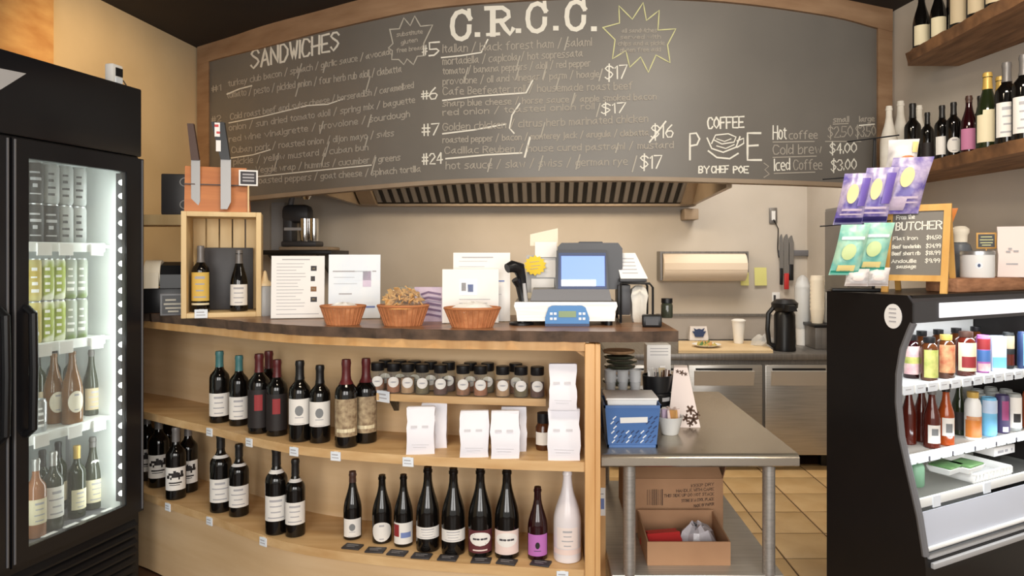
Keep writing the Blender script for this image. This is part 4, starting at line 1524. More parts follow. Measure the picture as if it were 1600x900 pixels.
# doors
DOORS = ((dx0, -.004), (-FWID + .004, dx0 - .008))
for n, (a, b) in enumerate(DOORS):
    g0, g1 = (gx0, gx1) if n == 0 else (a + .1, b - .075)
    mb = MB()
    for x0, x1, z0, z1 in ((a, g0, .335, 1.805), (g1, b, .335, 1.805), (g0, g1, .335, GZ0), (g0, g1, GZ1, 1.805)):
        mb.box(x0, x1, -.012, .012, z0, z1, fridge_black)
    dr = mb.build('door', fridge, .5)
    mb = MB()
    mb.box(g0, g1, -.006, .0, GZ0, GZ1, pane_m)
    mb.build('pane', dr, 0)
    mb = MB()
    for x in (a + .006, b - .012):
        mb.box(x, x + .005, -.016, -.012, .345, 1.80, mid_grey)
    mb.build('trim_strip', dr, 0)
    mb = MB()
    for x0, x1, z0, z1 in ((a, a + .03, .335, 1.80), (b - .012, b, .335, 1.80), (a + .03, b - .012, .335, .36), (a + .03, b - .012, 1.77, 1.80)):
        mb.box(x0, x1, .012, .05, z0, z1, black)
    mb.build('gasket', dr, 0)
    mb = MB()
    hx = a + .05 if n == 0 else b - .04
    mb.tube([(hx, -.012, 1.22), (hx, -.042, 1.20), (hx, -.046, 1.0), (hx, -.042, .80), (hx, -.012, .78)], .014, black, 10)
    mb.build('handle', dr)
# grille slats under the doors
mb = MB()
mb.box(-FWID + .01, -.008, .01, .05, .03, .325, fridge_black)
mb.build('grille_back', fridge, 0)
for k in range(7):
    z = .06 + k * .036
    mb = MB()
    mb.hexa([(-FWID + .03, -.008, z), (-.03, -.008, z), (-.03, .012, z + .006), (-FWID + .03, .012, z + .006)],
            [(-FWID + .03, -.008, z + .008), (-.03, -.008, z + .008), (-.03, .012, z + .03), (-FWID + .03, .012, z + .03)], black)
    mb.build('grille_slat', fridge, 0)
# light strip with beads down the hinge side
mb = MB()
bx_ = frl(190, 400, .03)[0]
mb.box(bx_ + .012, -.017, .013, .07, GZ0, GZ1, dark_grey)
strip = mb.build('light_strip', fridge, 0)
mb = MB()
for k in range(24):
    z = GZ0 + .04 + k * (GZ1 - GZ0 - .08) / 23
    mb.lathe([(0, -.012), (.008, -.008), (.012, 0), (.008, .008), (0, .012)], led, 8, (bx_, .03, z))
tag(mb.build('light_bead', strip), kind='stuff')


def child_light(name, parent, loc, tgt, sx, sy, power, color):
    o = area(name, loc, tgt, sx, sy, power, color)
    o.parent = parent
    return o


child_light('fridge_lamp', fridge, (bx_ - .016, .03, 1.06), (-.4, .5, 1.06), .04, 1.3, 2.2, (.96, 1.0, .98))
child_light('fridge_lamp', fridge, (gx0 - .0, .06, 1.06), (-.25, .5, 1.06),   .04, 1.3, 1.2, (.96, 1.0, .98))
# shelves inside
FS = []
for (pa, pb) in (((160, 385), (48, 379)), ((160, 530), (48, 538)), ((163, 659), (48, 678))):
    z = (frl(pa[0], pa[1], .08)[1] + frl(pb[0], pb[1], .08)[1]) / 2
    FS.append(z)
FS.append(.35)
ex = frl(163, 400, .08)[0]
for i, z in enumerate(FS[:3]):
    mb = MB()
    mb.box(dx0 - .015, LX - .015, .09, FD - .065, z - .012, z, white_wire)
    sh = mb.build('shelf', fridge, 0)
    mb = MB()
    mb.box(dx0 - .01, ex, .075, .09, z - .028, z + .008, white_wire, .003)
    mb.build('price_rail', sh, .5)
    for px in ((70, 104, 152) if i < 2 else (66, 118, 156)):
        lx = frl(px, 400, .07)[0]
        mb = MB()
        mb.box(lx - .03, lx + .028, .068, .075, z - .042, z + .004, paper, .001)
        mb.build('price_label', sh, 0)
for k, px in enumerate((70, 104, 132, 162)):
    lx = frl(px, 800, .12)[0]
    mb = MB()
    mb.box(lx - .035, lx + .02, .07, .10, .351, .356, paper)
    mb.build('price_label', fridge, 0)
# shelf standards and probe on the side wall
mb = MB()
mb.box(LX - .018, LX - .012, .30, .32, .36, 1.76, light_grey)
mb.build('shelf_rail', fridge, 0)
pz = frl(162, 316, .15)[1]
mb = MB()
mb.box(LX - .024, LX - .012, .285, .335, 1.55, 1.585, black)
mb.build('thermometer', fridge, 0)


def can(name, label, m, lx, w, z, r, h, group, m2=None):
    key = ('can', m.name, round(r, 4), round(h, 3))
    loc = fw(lx, w, z)
    if key in PROTO:
        return dup(PROTO[key], loc, fang * .6, label, group)
    t = thing(name, label, 'can', loc, fang * .6, group)
    mb = MB()
    mb.lathe([(r * .8, .0), (r * .86, .002), (r, .010), (r, h - .014), (r * .86, h - .004)], m, 20)
    mb.build('can_body', t)
    mb = MB()
    mb.lathe([(0, h - .006), (r * .78, h - .006), (r * .8, h - .001), (r * .88, h - .001), (r * .88, h - .006)], can_silver, 20)
    mb.lathe([(0, .003), (r * .7, .003), (r * .8, 0), (r * .82, .003)], can_silver, 20)
    mb.build('can_end', t)
    mb = MB()
    rr = random.Random(len(PROTO))
    pm = {can_black.name: light_grey, can_pale.name: dark_grey}.get(m.name, paper)
    for k in range(4):
        zz = h * (.2 + .17 * k)
        a = rr.uniform(.3, .7)
        mb.sector(r + .0006, zz, zz + h * rr.uniform(.03, .09), -a, a * rr.uniform(.4, 1), pm, 6)
    tag(mb.build('can_print', t), kind='stuff')
    PROTO[key] = t
    return t


def row_x(px, w):
    return frl(px, 400, w)[0]


# top shelf: two tiers of tall cans
CH1, W0 = .155, .15
tiers = (('lower', 0), ('upper', CH1 + .001))
for ti, (tn, dz) in enumerate(tiers):
    for px, m, w, cn in ((54, can_black, W0, 'dark patterned can'), (79, can_black if ti == 0 else can_pale, W0, 'dark patterned can' if ti == 0 else 'plain pale can'),
                         (101, can_pale, W0, 'pale printed can'), (122, can_pale, W0, 'pale printed can')):
        where = {54: 'nearest the door frame', 79: 'second from the door frame', 101: 'third from the door frame', 122: 'farthest from the door frame'}[px]
        can('drink_can', '%s, %s tier of the top fridge shelf, %s' % (cn, tn, where), m, row_x(px, w), w, FS[0] + dz, .029, CH1, 'cans on the top fridge shelf')
# second shelf: two tiers of slim lime cans
CH2 = .160
for ti, (tn, dz) in enumerate((('lower', 0), ('upper', CH2 + .001))):
    for px, m, cn in ((53, can_yellow, 'yellow slim can'), (73, can_lime, 'lime and white can'), (91, can_lime, 'lime slim can'), (109, can_sage, 'sage and white can'), (126, can_sage, 'sage topped can')):
        where = {53: 'beside the door frame', 73: 'second from the door frame', 91: 'in the middle', 109: 'fourth from the door frame', 126: 'at the bare end'}[px]
        can('drink_can', '%s, %s tier of second fridge shelf, %s' % (cn, tn, where), m, row_x(px, .15), .15, FS[1] + dz, .0243, CH2, 'slim cans on the second fridge shelf')
# third shelf
can('drink_can', 'silver can standing on the third fridge shelf by amber bottles', can_silver, row_x(58, .13), .13, FS[2], .031, .125, 'third fridge shelf drinks')
FB = [('amberround', 84, .21, .275, FS[2], 'amber bottle with round cream label, left one on the third fridge shelf'),
      ('amberround', 113, .135, .285, FS[2], 'amber bottle with round cream label, right one on the third fridge shelf'),
      ('greentan', 143, .19, .27, FS[2], 'green bottle with tan label at the end of the third fridge shelf'),
      ('rose', 56, .13, .29, .351, 'rose wine bottle at the bottom of the fridge beside the door frame'),
      ('bigwhite', 83, .14, .295, .351, 'bottle with silver capsule and big white label in the fridge bottom'),
      ('goldcap', 120, .16, .285, .351, 'green bottle with gold capsule in the fridge bottom'),
      ('medallion', 145, .18, .295, .351, 'bottle with small white neck medallion in the fridge bottom')]
for sp, px, w, H, z, lb in FB:
    lx = row_x(px, w)
    bottle(sp, fw(lx, w, z), H, lb, group='bottles in the tall fridge', rz=fang * .75)
for zz, lb, lst in ((FS[2], 'dark bottle standing in the back row of the third fridge shelf', ((58, .31), (86, .38), (112, .30), (140, .33))),
                    (.351, 'dark bottle standing in the back row of the fridge bottom', ((66, .25), (91, .30), (108, .38), (131, .32)))):
    for px, w in lst:
        bottle('darkplain', fw(row_x(px, w), w, zz), .28, lb, group=lb.replace('dark bottle standing in ', 'bottles in '), rz=fang * .7)

# sensor on top of the fridge
lx, z = frl(178, 118, .12)
t = thing('temperature_sensor', 'small white sensor with a dark window on the tall fridge', 'sensor', fw(lx, .12, FH + .0005), fang)
mb = MB()
mb.box(-.028, .028, -.02, .02, 0, .105, white_plastic, .006)
mb.build('housing', t, .5)
mb = MB()
mb.box(-.012, .022, -.024, -.019, .055, .09, black)
mb.box(-.012, .022, -.023, -.019, .0, .05, paper_blue)
mb.build('window', t, 0)
mb = MB()
mb.tube([(.028, 0, .05), (.07, .02, .055), (.12, .04, .03), (.14, .05, .004)], .003, mid_grey, 6)
mb.build('cord', t)

# ================================================================ ON THE COUNTERTOP
def dT(py):
    return (EYE - TOP_Z) * F / (py - CY)


# crate used as a display niche
d = 2.86
cx, cw_, chh, cd = X(346.5, d), .298, .43, .20
crz = face(cx, d, .8)
crate = thing('wooden_crate', 'pale wooden crate set upright as a bottle niche on the countertop', 'crate', (cx, d, TOP_Z), crz)
th = .02
for x0 in (-cw_ / 2, cw_ / 2 - th):
    mb = MB()
    mb.box(x0, x0 + th, 0, cd, 0, chh, crate_wood, .002)
    mb.build('side_panel', crate, .5)
for z0 in (0, chh - th):
    mb = MB()
    mb.box(-cw_ / 2 + th, cw_ / 2 - th, 0, cd, z0, z0 + th, crate_wood, .002)
    mb.build('top_panel' if z0 else 'bottom_panel', crate, .5)
for i in range(5):
    w = (cw_ - 2 * th) / 5
    mb = MB()
    mb.box(-cw_ / 2 + th + i * w + .003, -cw_ / 2 + th + (i + 1) * w - .003, cd - .01, cd, th, chh - th, crate_wood, .001)
    mb.build('back_slat', crate, .5)


def crw(x, y, z):
    return Matrix.Rotation(crz, 4, 'Z') @ Vector((x, y, z)) + Vector((cx, d, TOP_Z))


mb = MB()
mb.box(-.105, .115, 0, .008, 0, .265, slate_small, .002)
o = mb.build('slate_board', None, .5)
o.location = crw(-.005, .165, th + .0005)
o.rotation_euler = (0, 0, crz)
tag(o, 'dark grey slate board leaning in the wooden crate behind two bottles', 'board')
bottle('yellowlab', crw(-.085, .07, th), .272, 'bottle with a large yellow label standing in the crate', rz=crz)
bottle('cratewhite', crw(.06, .07, th), .255, 'dark bottle with a white label standing in the crate', rz=crz)
o = tag0.copy()
COL.objects.link(o)
o.location = crw(-.075, -.006, .018)
o.rotation_euler = (0, 0, crz)
o.scale = (1.2, 1, 1.1)
tag(o, 'white price tag on the crate floor below the yellow label bottle', 'price tag')

# knife block on the crate
kb = thing('knife_block', 'orange wooden magnetic knife block standing on the crate', 'knife block', crw(-.015, .02, chh + .0005), crz)
mb = MB()
mb.hexa([(-.125, 0, 0), (.12, 0, 0), (.12, .10, 0), (-.125, .10, 0)], [(-.125, .025, .185), (.105, .025, .185), (.105, .10, .185), (-.125, .10, .185)], block_wood)
mb.build('block_body', kb, 0)
mb = MB()
mb.box(-.126, .115, .005, .1, .108, .113, knife_handle)
mb.build('joint_line', kb, 0)


def kn(px_b0, px_b1, yb0, yb1, px_h0, px_h1, yh, hm, lb, marks):
    dd = 2.855
    k = dd / F
    xm = X((px_b0 + px_b1) / 2, dd)
    t = thing('chef_knife', lb, 'knife', (xm, dd - .004, Z(yb1, dd)), crz * .6)
    w = (px_b1 - px_b0) * k / 2
    lb_ = (yb1 - yb0) * k
    mb = MB()
    mb.prism([(-w, lb_), (w, lb_), (w, .03), (w * .3, 0), (-w, .0)], -.001, .002, blade)
    mb.build('blade', t, 0)
    hx0, hx1 = X(px_h0, dd) - xm, X(px_h1, dd) - xm
    lh = (yb0 - yh) * k
    mb = MB()
    mb.hexa([(-w * .9, -.01, lb_ - .002), (w * .9, -.01, lb_ - .002), (w * .9, .01, lb_ - .002), (-w * .9, .01, lb_ - .002)],
            [(hx0, -.01, lb_ + lh), (hx1, -.01, lb_ + lh), (hx1, .01, lb_ + lh), (hx0, .01, lb_ + lh)], hm)
    hd = mb.build('handle', t, 0)
    if marks:
        mb = MB()
        xm2 = (hx0 + hx1) / 2
        mb.box(xm2 - .011, xm2 + .009, -.0112, -.0098, lb_ + lh * .60, lb_ + lh * .98, paper)
        mb.box(xm2 - .011, xm2 + .004, -.0118, -.011, lb_ + lh * .86, lb_ + lh * .93, red_plastic)
        mb.box(xm2 - .004, xm2 + .009, -.0118, -.011, lb_ + lh * .68, lb_ + lh * .74, red_plastic)
        mb.box(xm2 - .006, xm2 + .012, -.0112, -.0098, lb_ + lh * .20, lb_ + lh * .50, paper)
        mb.build('handle_print', hd, 0)


kn(300, 313, 250, 326, 295, 304, 194, knife_handle, 'long brown handled knife standing against the knife block', False)
kn(346, 361, 249, 327, 333, 352, 192, black, 'black handled knife with red and white print on the knife block', True)
t = thing('sign_card', 'small white framed card on a thin stick by the knife block', 'sign', crw(.10, .0, chh + .0005), crz)
mb = MB()
mb.box(-.003, .003, -.002, .002, 0, .13, crate_wood)
mb.build('stick', t, 0)
mb = MB()
mb.box(-.036, .036, -.004, 0, .108, .172, paper)
mb.box(-.030, .030, -.005, -.0038, .114, .166, ink)
for z in (.125, .138, .151):
    mb.box(-.022, .022, -.0055, -.0048, z, z + .006, ink_light)
mb.build('card', t, 0)

# wall shelf and speaker box at far left
mb = MB()
mb.hexa([(-2.43, 3.4, 1.55), (X(300, 3.4), 3.4, 1.55), (X(300, 3.62), 3.62, 1.55), (-2.43, 3.62, 1.55)],
        [(-2.43, 3.4, 1.60), (X(300, 3.4), 3.4, 1.60), (X(300, 3.62), 3.62, 1.60), (-2.43, 3.62, 1.60)], crate_wood)
tag(mb.build('wall_shelf', None, 0), 'pale wooden wall shelf between the tall fridge and the crate', 'shelf')
t = thing('speaker_box', 'dark square box with pale rings on the wall shelf', 'box', (X(270, 3.45), 3.48, 1.601), .25)
mb = MB()
mb.box(-.055, .075, -.05, .09, 0, .20, dark_grey, .006)
mb.build('body', t, .5)
for z in (.05, .16):
    mb = MB()
    mb.tube([(.05 + .02 * math.cos(a), -.0515, z + .02 * math.sin(a)) for a in [2 * PI * i / 16 for i in range(16)]], .003, light_grey, 6, closed=True)
    mb.build('ring_mark', t)

# label printer and boxes left of the crate
d2 = 3.12
t = thing('black_box', 'plain black box on the countertop under the label printer', 'box', (X(266, d2), d2, TOP_Z), .3)
mb = MB()
mb.box(-.10, .085, -.03, .12, 0, .108, black, .004)
mb.build('body', t, .5)
t = thing('label_printer', 'black label printer with a white paper roll at the counter end', 'printer', (X(266, d2), d2, TOP_Z + .1085), .3)
mb = MB()
mb.prism([(-.03, 0), (.12, 0), (.12, .10), (.06, .115), (-.01, .10), (-.03, .06)], -.035, .085, black, 'yz')
mb.build('body', t, .4)
mb = MB()
mb.tube([(-.10, .03, .065), (-.036, .03, .065)], .058, paper_warm, 20)
mb.hexa([(-.098, -.034, .0), (-.04, -.034, .0), (-.04, -.03, .0), (-.098, -.03, .0)], [(-.098, -.034, .07), (-.04, -.034, .07), (-.04, -.028, .07), (-.098, -.028, .07)], paper_warm)
mb.build('paper_roll', t)
t = thing('framed_sign', 'small dark sign in a grey frame leaning on the black box', 'sign', (X(269, 2.95), 2.96, TOP_Z), .35)
mb = MB()
mb.box(-.05, .05, 0, .01, 0, .092, mid_grey, .002)
mb.build('frame', t, .5)
mb = MB()
mb.box(-.042, .042, -.002, .001, .008, .084, black)
for z, a, b in ((.062, -.03, .01), (.045, -.036, .03), (.028, -.03, .034), (.014, -.02, .02)):
    mb.box(a, b, -.003, -.0015, z, z + .007, chalk_mid)
mb.build('panel', t, 0)
# squeeze bottle
t = thing('squeeze_bottle', 'clear squeeze bottle with a tan cap behind the white menu sheet', 'bottle', (X(414, 2.95), 2.95, TOP_Z))
mb = MB()
mb.lathe([(0, 0), (.03, 0), (.032, .01), (.032, .10), (.026, .125), (0, .125)], film, 18)
mb.build('bottle_body', t)
mb = MB()
mb.lathe([(0, .125), (.03, .125), (.03, .135), (.014, .15), (.006, .185), (0, .19)], cutting, 18)
mb.build('cap', t)


# printed sheets in clear stands
def sheet(px0, px1, y0, y1, d, label, m, prints, tilt=.06):
    xm = X((px0 + px1) / 2, d)
    w = (px1 - px0) * d / F
    h = Z(y0, d) - TOP_Z
    t = thing('menu_sheet', label, 'sheet', (xm, d, TOP_Z + .0005), face(xm, d, .5))
    mb = MB()
    mb.hexa([(-w / 2, 0, .003), (w / 2, 0, .003), (w / 2, .003, .003), (-w / 2, .003, .003)],
            [(-w / 2, h * tilt, h), (w / 2, h * tilt, h), (w / 2, h * tilt + .003, h), (-w / 2, h * tilt + .003, h)], m)
    mb.build('paper', t, 0)
    mb = MB()
    mb.box(-w / 2, w / 2, -.004, .06, 0, .003, glass_clear)
    mb.build('stand_base', t, 0)
    mb = MB()
    for a0, a1, b0, b1, im in prints:            # shares of width and height from the top left
        zz0, zz1 = h * (1 - b1), h * (1 - b0)
        xx0, xx1 = -w / 2 + a0 * w, -w / 2 + a1 * w
        mb.add([(xx0, zz0 * tilt - .0012, zz0), (xx1, zz0 * tilt - .0012, zz0), (xx1, zz1 * tilt - .0012, zz1), (xx0, zz1 * tilt - .0012, zz1)], [(0, 1, 2, 3)], im)
    mb.build('printing', t, 0)
    return t


pr = [(.2, .72, .05, .065, ink_light)]
for i in range(15):
    pr.append((.10, .10 + random.uniform(.35, .55), .12 + i * .052, .128 + i * .052, ink_light))
for i, (im, s) in enumerate(((ink, .11), (ink, .08), (cardboard_in, .11), (ink, .12))):
    pr.append((.74, .74 + s, .16 + i * .165, .24 + i * .165, im))
    pr.append((.77, .74 + s * .7, .185 + i * .165, .215 + i * .165, lab_tan))
pr.append((.1, .9, .92, .93, ink_light))
sheet(425, 505, 400, 498, 2.80, 'white menu sheet with a column of dark round pictures', paper, pr)
pr = [(.08, .92, .25, .27, ink_light), (.1, .5, .35, .355, ink_light), (.1, .55, .45, .455, ink_light)]
pr += [(.5, .85, .22, .40, paper_blue), (.66, .82, .26, .50, bag_lilac), (.70, .90, .55, .75, paper_blue), (.55, .9, .80, .83, ink_blue), (.2, .45, .6, .62, ink_light)]
sheet(514, 593, 398, 496, 2.79, 'bluish white glossy sheet behind the first small basket', paper_blue, pr)
pr = [(.15, .7, .06, .075, ink_light), (.1, .6, .12, .125, ink_light), (.1, .55, .2, .205, ink_light), (.78, .9, .4, .42, ink_blue), (.15, .85, .6, .605, ink_light)]
sheet(708, 797, 395, 505, 2.66, 'white sheet standing rear of the pair beside the black scanner', paper, pr)
pr = [(.3, .62, .18, .48, paper_blue), (.34, .42, .25, .4, ink_light), (.45, .55, .28, .42, ink_blue), (.3, .85, .55, .56, ink_light), (.3, .8, .62, .63, ink_light), (.3, .7, .7, .71, ink_light)]
sheet(691, 779, 421, 507, 2.60, 'shorter white sheet standing in front of a taller sheet', paper, pr)


# wicker baskets
def basket(px, w_px, py0, py1, label, d):
    x = X(px, d)
    r1 = w_px * d / F / 2
    h = (py1 - py0) * d / F
    t = thing('wicker_basket', label, 'basket', (x, d, TOP_Z + .0005))
    mb = MB()
    r0 = r1 * .72
    n = 9
    pr_ = [(0, 0), (r0, 0)] + [(r0 + (r1 - r0) * (k / n) + (.0018 if k % 2 else 0), h * k / n) for k in range(1, n + 1)]
    pr_ += [(r1 * .94, h), (r0 * .95, .006), (0, .006)]
    mb.lathe(pr_, wicker, 36)
    for i, v in enumerate(mb.v):
        mb.v[i] = (v[0], v[1] * .72, v[2])
    mb.build('basket_body', t)
    mb = MB()
    for k in range(30):
        a = 2 * PI * k / 30
        mb.tube([((r0 + .001) * math.cos(a), (r0 + .001) * .72 * math.sin(a), .001), ((r1 + .002) * math.cos(a), (r1 + .002) * .72 * math.sin(a), h)], .0022, wicker_dark, 5)
    tag(mb.build('stakes', t), kind='stuff')
    mb = MB()
    mb.tube([(r1 * math.cos(a), r1 * .72 * math.sin(a), h) for a in [2 * PI * i / 36 for i in range(36)]], .005, wicker_dark, 7, closed=True)
    mb.build('rim', t)
    return x, d, TOP_Z + h, r1, h


def liner(x, d, z, r, label, hgt, seed):
    rr = random.Random(seed)
    mb = MB()
    ring, n = 28, 5
    vs, fs = [], []
    for k in range(n):
        t = k / (n - 1)
        rad_ = r * (.90 - .82 * t)
        for i in range(ring):
            a = 2 * PI * i / ring
            q = rad_ * (1 + rr.uniform(-.10, .10) * (k < n - 1))
            vs.append((q * math.cos(a), q * .72 * math.sin(a), hgt * (math.sin(t * PI * .5)) + rr.uniform(-.004, .004)))
    fs.append(tuple((n - 1) * ring + i for i in range(ring)))
    for k in range(n - 1):
        for i in range(ring):
            j = (i + 1) % ring
            fs.append((k * ring + i, k * ring + j, (k + 1) * ring + j, (k + 1) * ring + i))
    mb.add(vs, fs, paper)
    o = mb.build('paper_liner', None, .8)
    o.location = (x, d, z - .010)
    tag(o, label, 'paper liner')


bx = basket(536, 68, 480, 509, 'small wicker basket with white paper, first on the countertop', 2.56)
liner(bx[0], bx[1], bx[2], bx[3], 'crumpled white paper lining the first small basket', .022, 1)
bx = basket(630, 78, 480, 511, 'wicker basket holding a heap of bagged crackers', 2.53)
t = thing('cracker_bag', 'clear bag heaped with tan crackers in the middle basket', 'snack bag', (bx[0], bx[1], bx[2] - .008))
mb = MB()
rr = random.Random(3)
for i in range(110):
    a, q = rr.uniform(0, 2 * PI), bx[3] * .78 * math.sqrt(rr.random())
    x, y = q * math.cos(a), q * .7 * math.sin(a)
    z = .004 + .066 * (1 - (q / bx[3]) ** 2) * rr.uniform(.4, 1.1)
    c, s_ = math.cos(rr.uniform(0, PI)), rr.uniform(-.9, .9)
    L = rr.uniform(.012, .02)
    u = Vector((c, math.sqrt(1 - c * c), s_)).normalized() * L
    v = Vector((rr.uniform(-1, 1), rr.uniform(-1, 1), rr.uniform(-.2, 1))).normalized() * L * .7
    n_ = u.cross(v).normalized() * .002
    p = Vector((x, y, z))
    mb.hexa([p - u - n_, p - v - n_, p + u - n_, p + v - n_], [p - u + n_, p - v + n_, p + u + n_, p + v + n_], cracker)
mb.lathe([(bx[3] * .8, 0), (bx[3] * .6, .012), (0, .02)], cracker, 16)
tag(mb.build('crackers', t, 0), kind='stuff')
mb = MB()
mb.lathe([(bx[3] * .86, 0), (bx[3] * .84, .03), (bx[3] * .6, .062), (bx[3] * .3, .074), (.0, .078)], pane_m, 18)
for i, v in enumerate(mb.v):
    q = rr.uniform(.9, 1.08)
    mb.v[i] = (v[0] * q, v[1] * .72 * q, v[2] * rr.uniform(.92, 1.06))
mb.build('film', t, 0)
bx = basket(738, 86, 484, 514, 'larger wicker basket with white paper in front of the sheets', 2.47)
liner(bx[0], bx[1], bx[2], bx[3], 'white paper folded over the larger basket', .03, 5)
# printed snack bags behind the middle basket
t = thing('snack_bag', 'crumpled bag with purple print behind the middle basket', 'snack bag', (X(672, 2.72), 2.72, TOP_Z + .0005))
mb = bag_mesh(.12, .08, .13, bag_lilac, 11)
mb.build('film_body', t, .5)
mb = MB()
for k in range(5):
    ribbon(mb, [(-.04 + .004 * k, .02 + .021 * k), (.0, .028 + .021 * k), (.045, .02 + .021 * k)], .008, lambda u, v: Vector((u, -.045 + .12 * max(0, v - .04) * .35, v)), M('print_purple', (120, 96, 130), .5))
mb.build('print', t, 0)

# hand scanner on stand
t = thing('barcode_scanner', 'black barcode scanner on a curved stand beside the sheets', 'scanner', (X(815, 2.56), 2.56, TOP_Z + .0005))
mb = MB()
mb.lathe([(0, 0), (.045, 0), (.045, .008), (.02, .014), (0, .014)], black, 24)
mb.tube([(0, .0, .01), (.004, .01, .08), (-.01, .012, .14), (-.022, 0, .165)], [.016, .013, .013, .016], black, 10)
mb.build('stand', t)
mb = MB()
mb.tube([(-.052, -.02, .205), (-.035, -.008, .212), (-.01, .01, .205), (.0, .016, .17), (.008, .018, .10), (.016, .018, .05)], [.017, .022, .024, .016, .014, .012], black, 12)
mb.build('scanner_body', t)
mb = MB()
mb.tube([(.009, .001, .15), (.014, -.002, .10), (.022, .0, .045)], [.006, .008, .006], light_grey, 8)
mb.build('grip_strip', t)

# counter scale
d = 2.52
t = thing('counter_scale', 'silver counter scale with a blue control panel', 'scale', (X(884, d), d, TOP_Z + .0005))
w = 81 * d / F
mb = MB()
mb.prism([(-w, .07), (-w + .004, .085), (w - .004, .085), (w, .07), (w - .008, .05), (w - .010, .016), (-w + .012, .016), (-w + .008, .05)], 0, .22, steel)
mb.build('platform', t, 0)
for x in (-w + .03, w - .03):
    for y in (.02, .19):
        mb = MB()
        mb.lathe([(0, 0), (.014, 0), (.014, .017), (0, .017)], black, 14, (x, y, 0))
        mb.build('foot', t)
mb = MB()
mb.prism([(-.074, .0), (.083, .0), (.083, .03), (.07, .066), (.058, .073), (-.048, .073), (-.062, .066), (-.074, .03)], -.02, .005, scale_blue)
mb.prism([(-.074, 0), (.083, 0), (.083, .009), (-.074, .009)], -.026, -.018, blue_dark)
pn = mb.build('control_panel', t, 0)
mb = MB()
mb.prism([(-.026, .032), (.036, .032), (.036, .054), (-.026, .054)], -.0215, -.0195, lcd)
mb.build('display', pn, 0)
for x in (-.052, -.038, .05, .064):
    for z in (.022, .04):
        mb = MB()
        mb.box(x - .005, x + .005, -.0215, -.0195, z, z + .009, paper_blue, .001)
        mb.build('button', pn, .5)
mb = MB()
mb.hexa([(-.128, .04, .086), (.168, .04, .086), (.168, .21, .086), (-.128, .21, .086)], [(-.118, .05, .128), (.160, .05, .128), (.160, .21, .128), (-.118, .21, .128)], mid_grey)
mb.build('weighing_pan', t, 0)

# till with a touch screen
d = 2.60
till_black = M('till_black', (44, 44, 48), .35, c2=(58, 58, 62), scale=3)
t = thing('till_screen', 'dark till terminal with a lit blue touch screen', 'till', (X(908, d), d, TOP_Z + .129))
k = d / F


def tx(px):
    return X(px, d) - X(908, d)


def tz(py):
    return Z(py, d) - TOP_Z - .129


mb = MB()
mb.prism([(tx(872), tz(453)), (tx(966), tz(453)), (tx(975), tz(440)), (tx(975), tz(388)), (tx(968), tz(379)), (tx(878), tz(379)), (tx(872), tz(386))], .05, .17, till_black)
mb.prism([(tx(905), tz(380)), (tx(945), tz(380)), (tx(943), tz(377)), (tx(907), tz(377))], .06, .14, black)
mb.build('housing', t, 0)
mb = MB()
mb.hexa([(tx(868), .0, tz(457)), (tx(951), .0, tz(457)), (tx(951), .05, tz(457)), (tx(868), .05, tz(457))],
        [(tx(870), .02, tz(391)), (tx(949), .02, tz(391)), (tx(949), .06, tz(391)), (tx(870), .06, tz(391))], till_black)
bz = mb.build('bezel', t, 0)
mb = MB()
mb.hexa([(tx(872), -.002, tz(452)), (tx(948), -.002, tz(452)), (tx(948), .004, tz(452)), (tx(872), .004, tz(452))],
        [(tx(873), .015, tz(395)), (tx(947), .015, tz(395)), (tx(947), .02, tz(395)), (tx(873), .02, tz(395))], blue_dark)
mb.build('screen_edge', bz, 0)
mb = MB()


def scr(a, b, y0, y1, m, off):
    def q(px, py):
        f = (452 - py) / 57.0
        return (tx(px), -.002 + .017 * f - off, tz(py))
    mb.add([q(a, y1), q(b, y1), q(b, y0), q(a, y0)], [(0, 1, 2, 3)], m)


scr(877, 945, 400, 447, screen, .0015)
scr(877, 931, 437, 447, screen_white, .0022)
scr(931, 945, 440, 447, screen, .0022)
mb.build('screen', bz, 0)
mb = MB()
mb.hexa([(-.06, .03, 0), (.08, .03, 0), (.08, .16, 0), (-.06, .16, 0)], [(-.04, .04, tz(452)), (.06, .04, tz(452)), (.06, .14, tz(452)), (-.04, .14, tz(452))], black)
mb.build('stand', t, 0)

# notes clipped to a stand behind the scanner
d = 2.72
t = thing('note_holder', 'wire stand with white notes and a yellow star card beside the till', 'notes', (X(846, d), d, TOP_Z + .0005))


def nx(px):
    return X(px, d) - X(846, d)


def nz(py):
    return Z(py, d) - TOP_Z


mb = MB()
mb.box(-.03, .05, 0, .10, 0, .012, dark_grey, .003)
mb.tube([(.0, .05, .01), (.0, .05, nz(385))], .006, dark_grey, 8)
mb.build('stand', t, .5)
mb = MB()
mb.box(nx(822), nx(872), .035, .043, nz(467), nz(399), light_grey)
mb.build('backing', t, 0)
for a, b, y0, y1, sk, m, off in ((828, 872, 356, 384, 10, paper_warm, .04), (836, 870, 378, 402, 0, paper, .02), (838, 868, 403, 434, 0, paper, .03), (830, 866, 436, 458, 0, paper, .024),
                                 (822, 860, 458, 468, 0, paper_warm, .03)):
    mb = MB()
    mb.hexa([(nx(a), off, nz(y1)), (nx(b), off, nz(y1)), (nx(b), off + .002, nz(y1)), (nx(a), off + .002, nz(y1))],
            [(nx(a), off, nz(y0 + sk)), (nx(b), off, nz(y0)), (nx(b), off + .002, nz(y0)), (nx(a), off + .002, nz(y0 + sk))], m)
    mb.build('note', t, 0)
mb = MB()
star = []
for i in range(28):
    a = 2 * PI * i / 28
    r = 17 if i % 2 else 14
    star.append((nx(836 + r * 1.05 * math.cos(a)), nz(415 + r * .95 * math.sin(a))))
mb.prism(star, .012, .015, burst_yellow)
sc = mb.build('star_card', t, 0)
mb = MB()
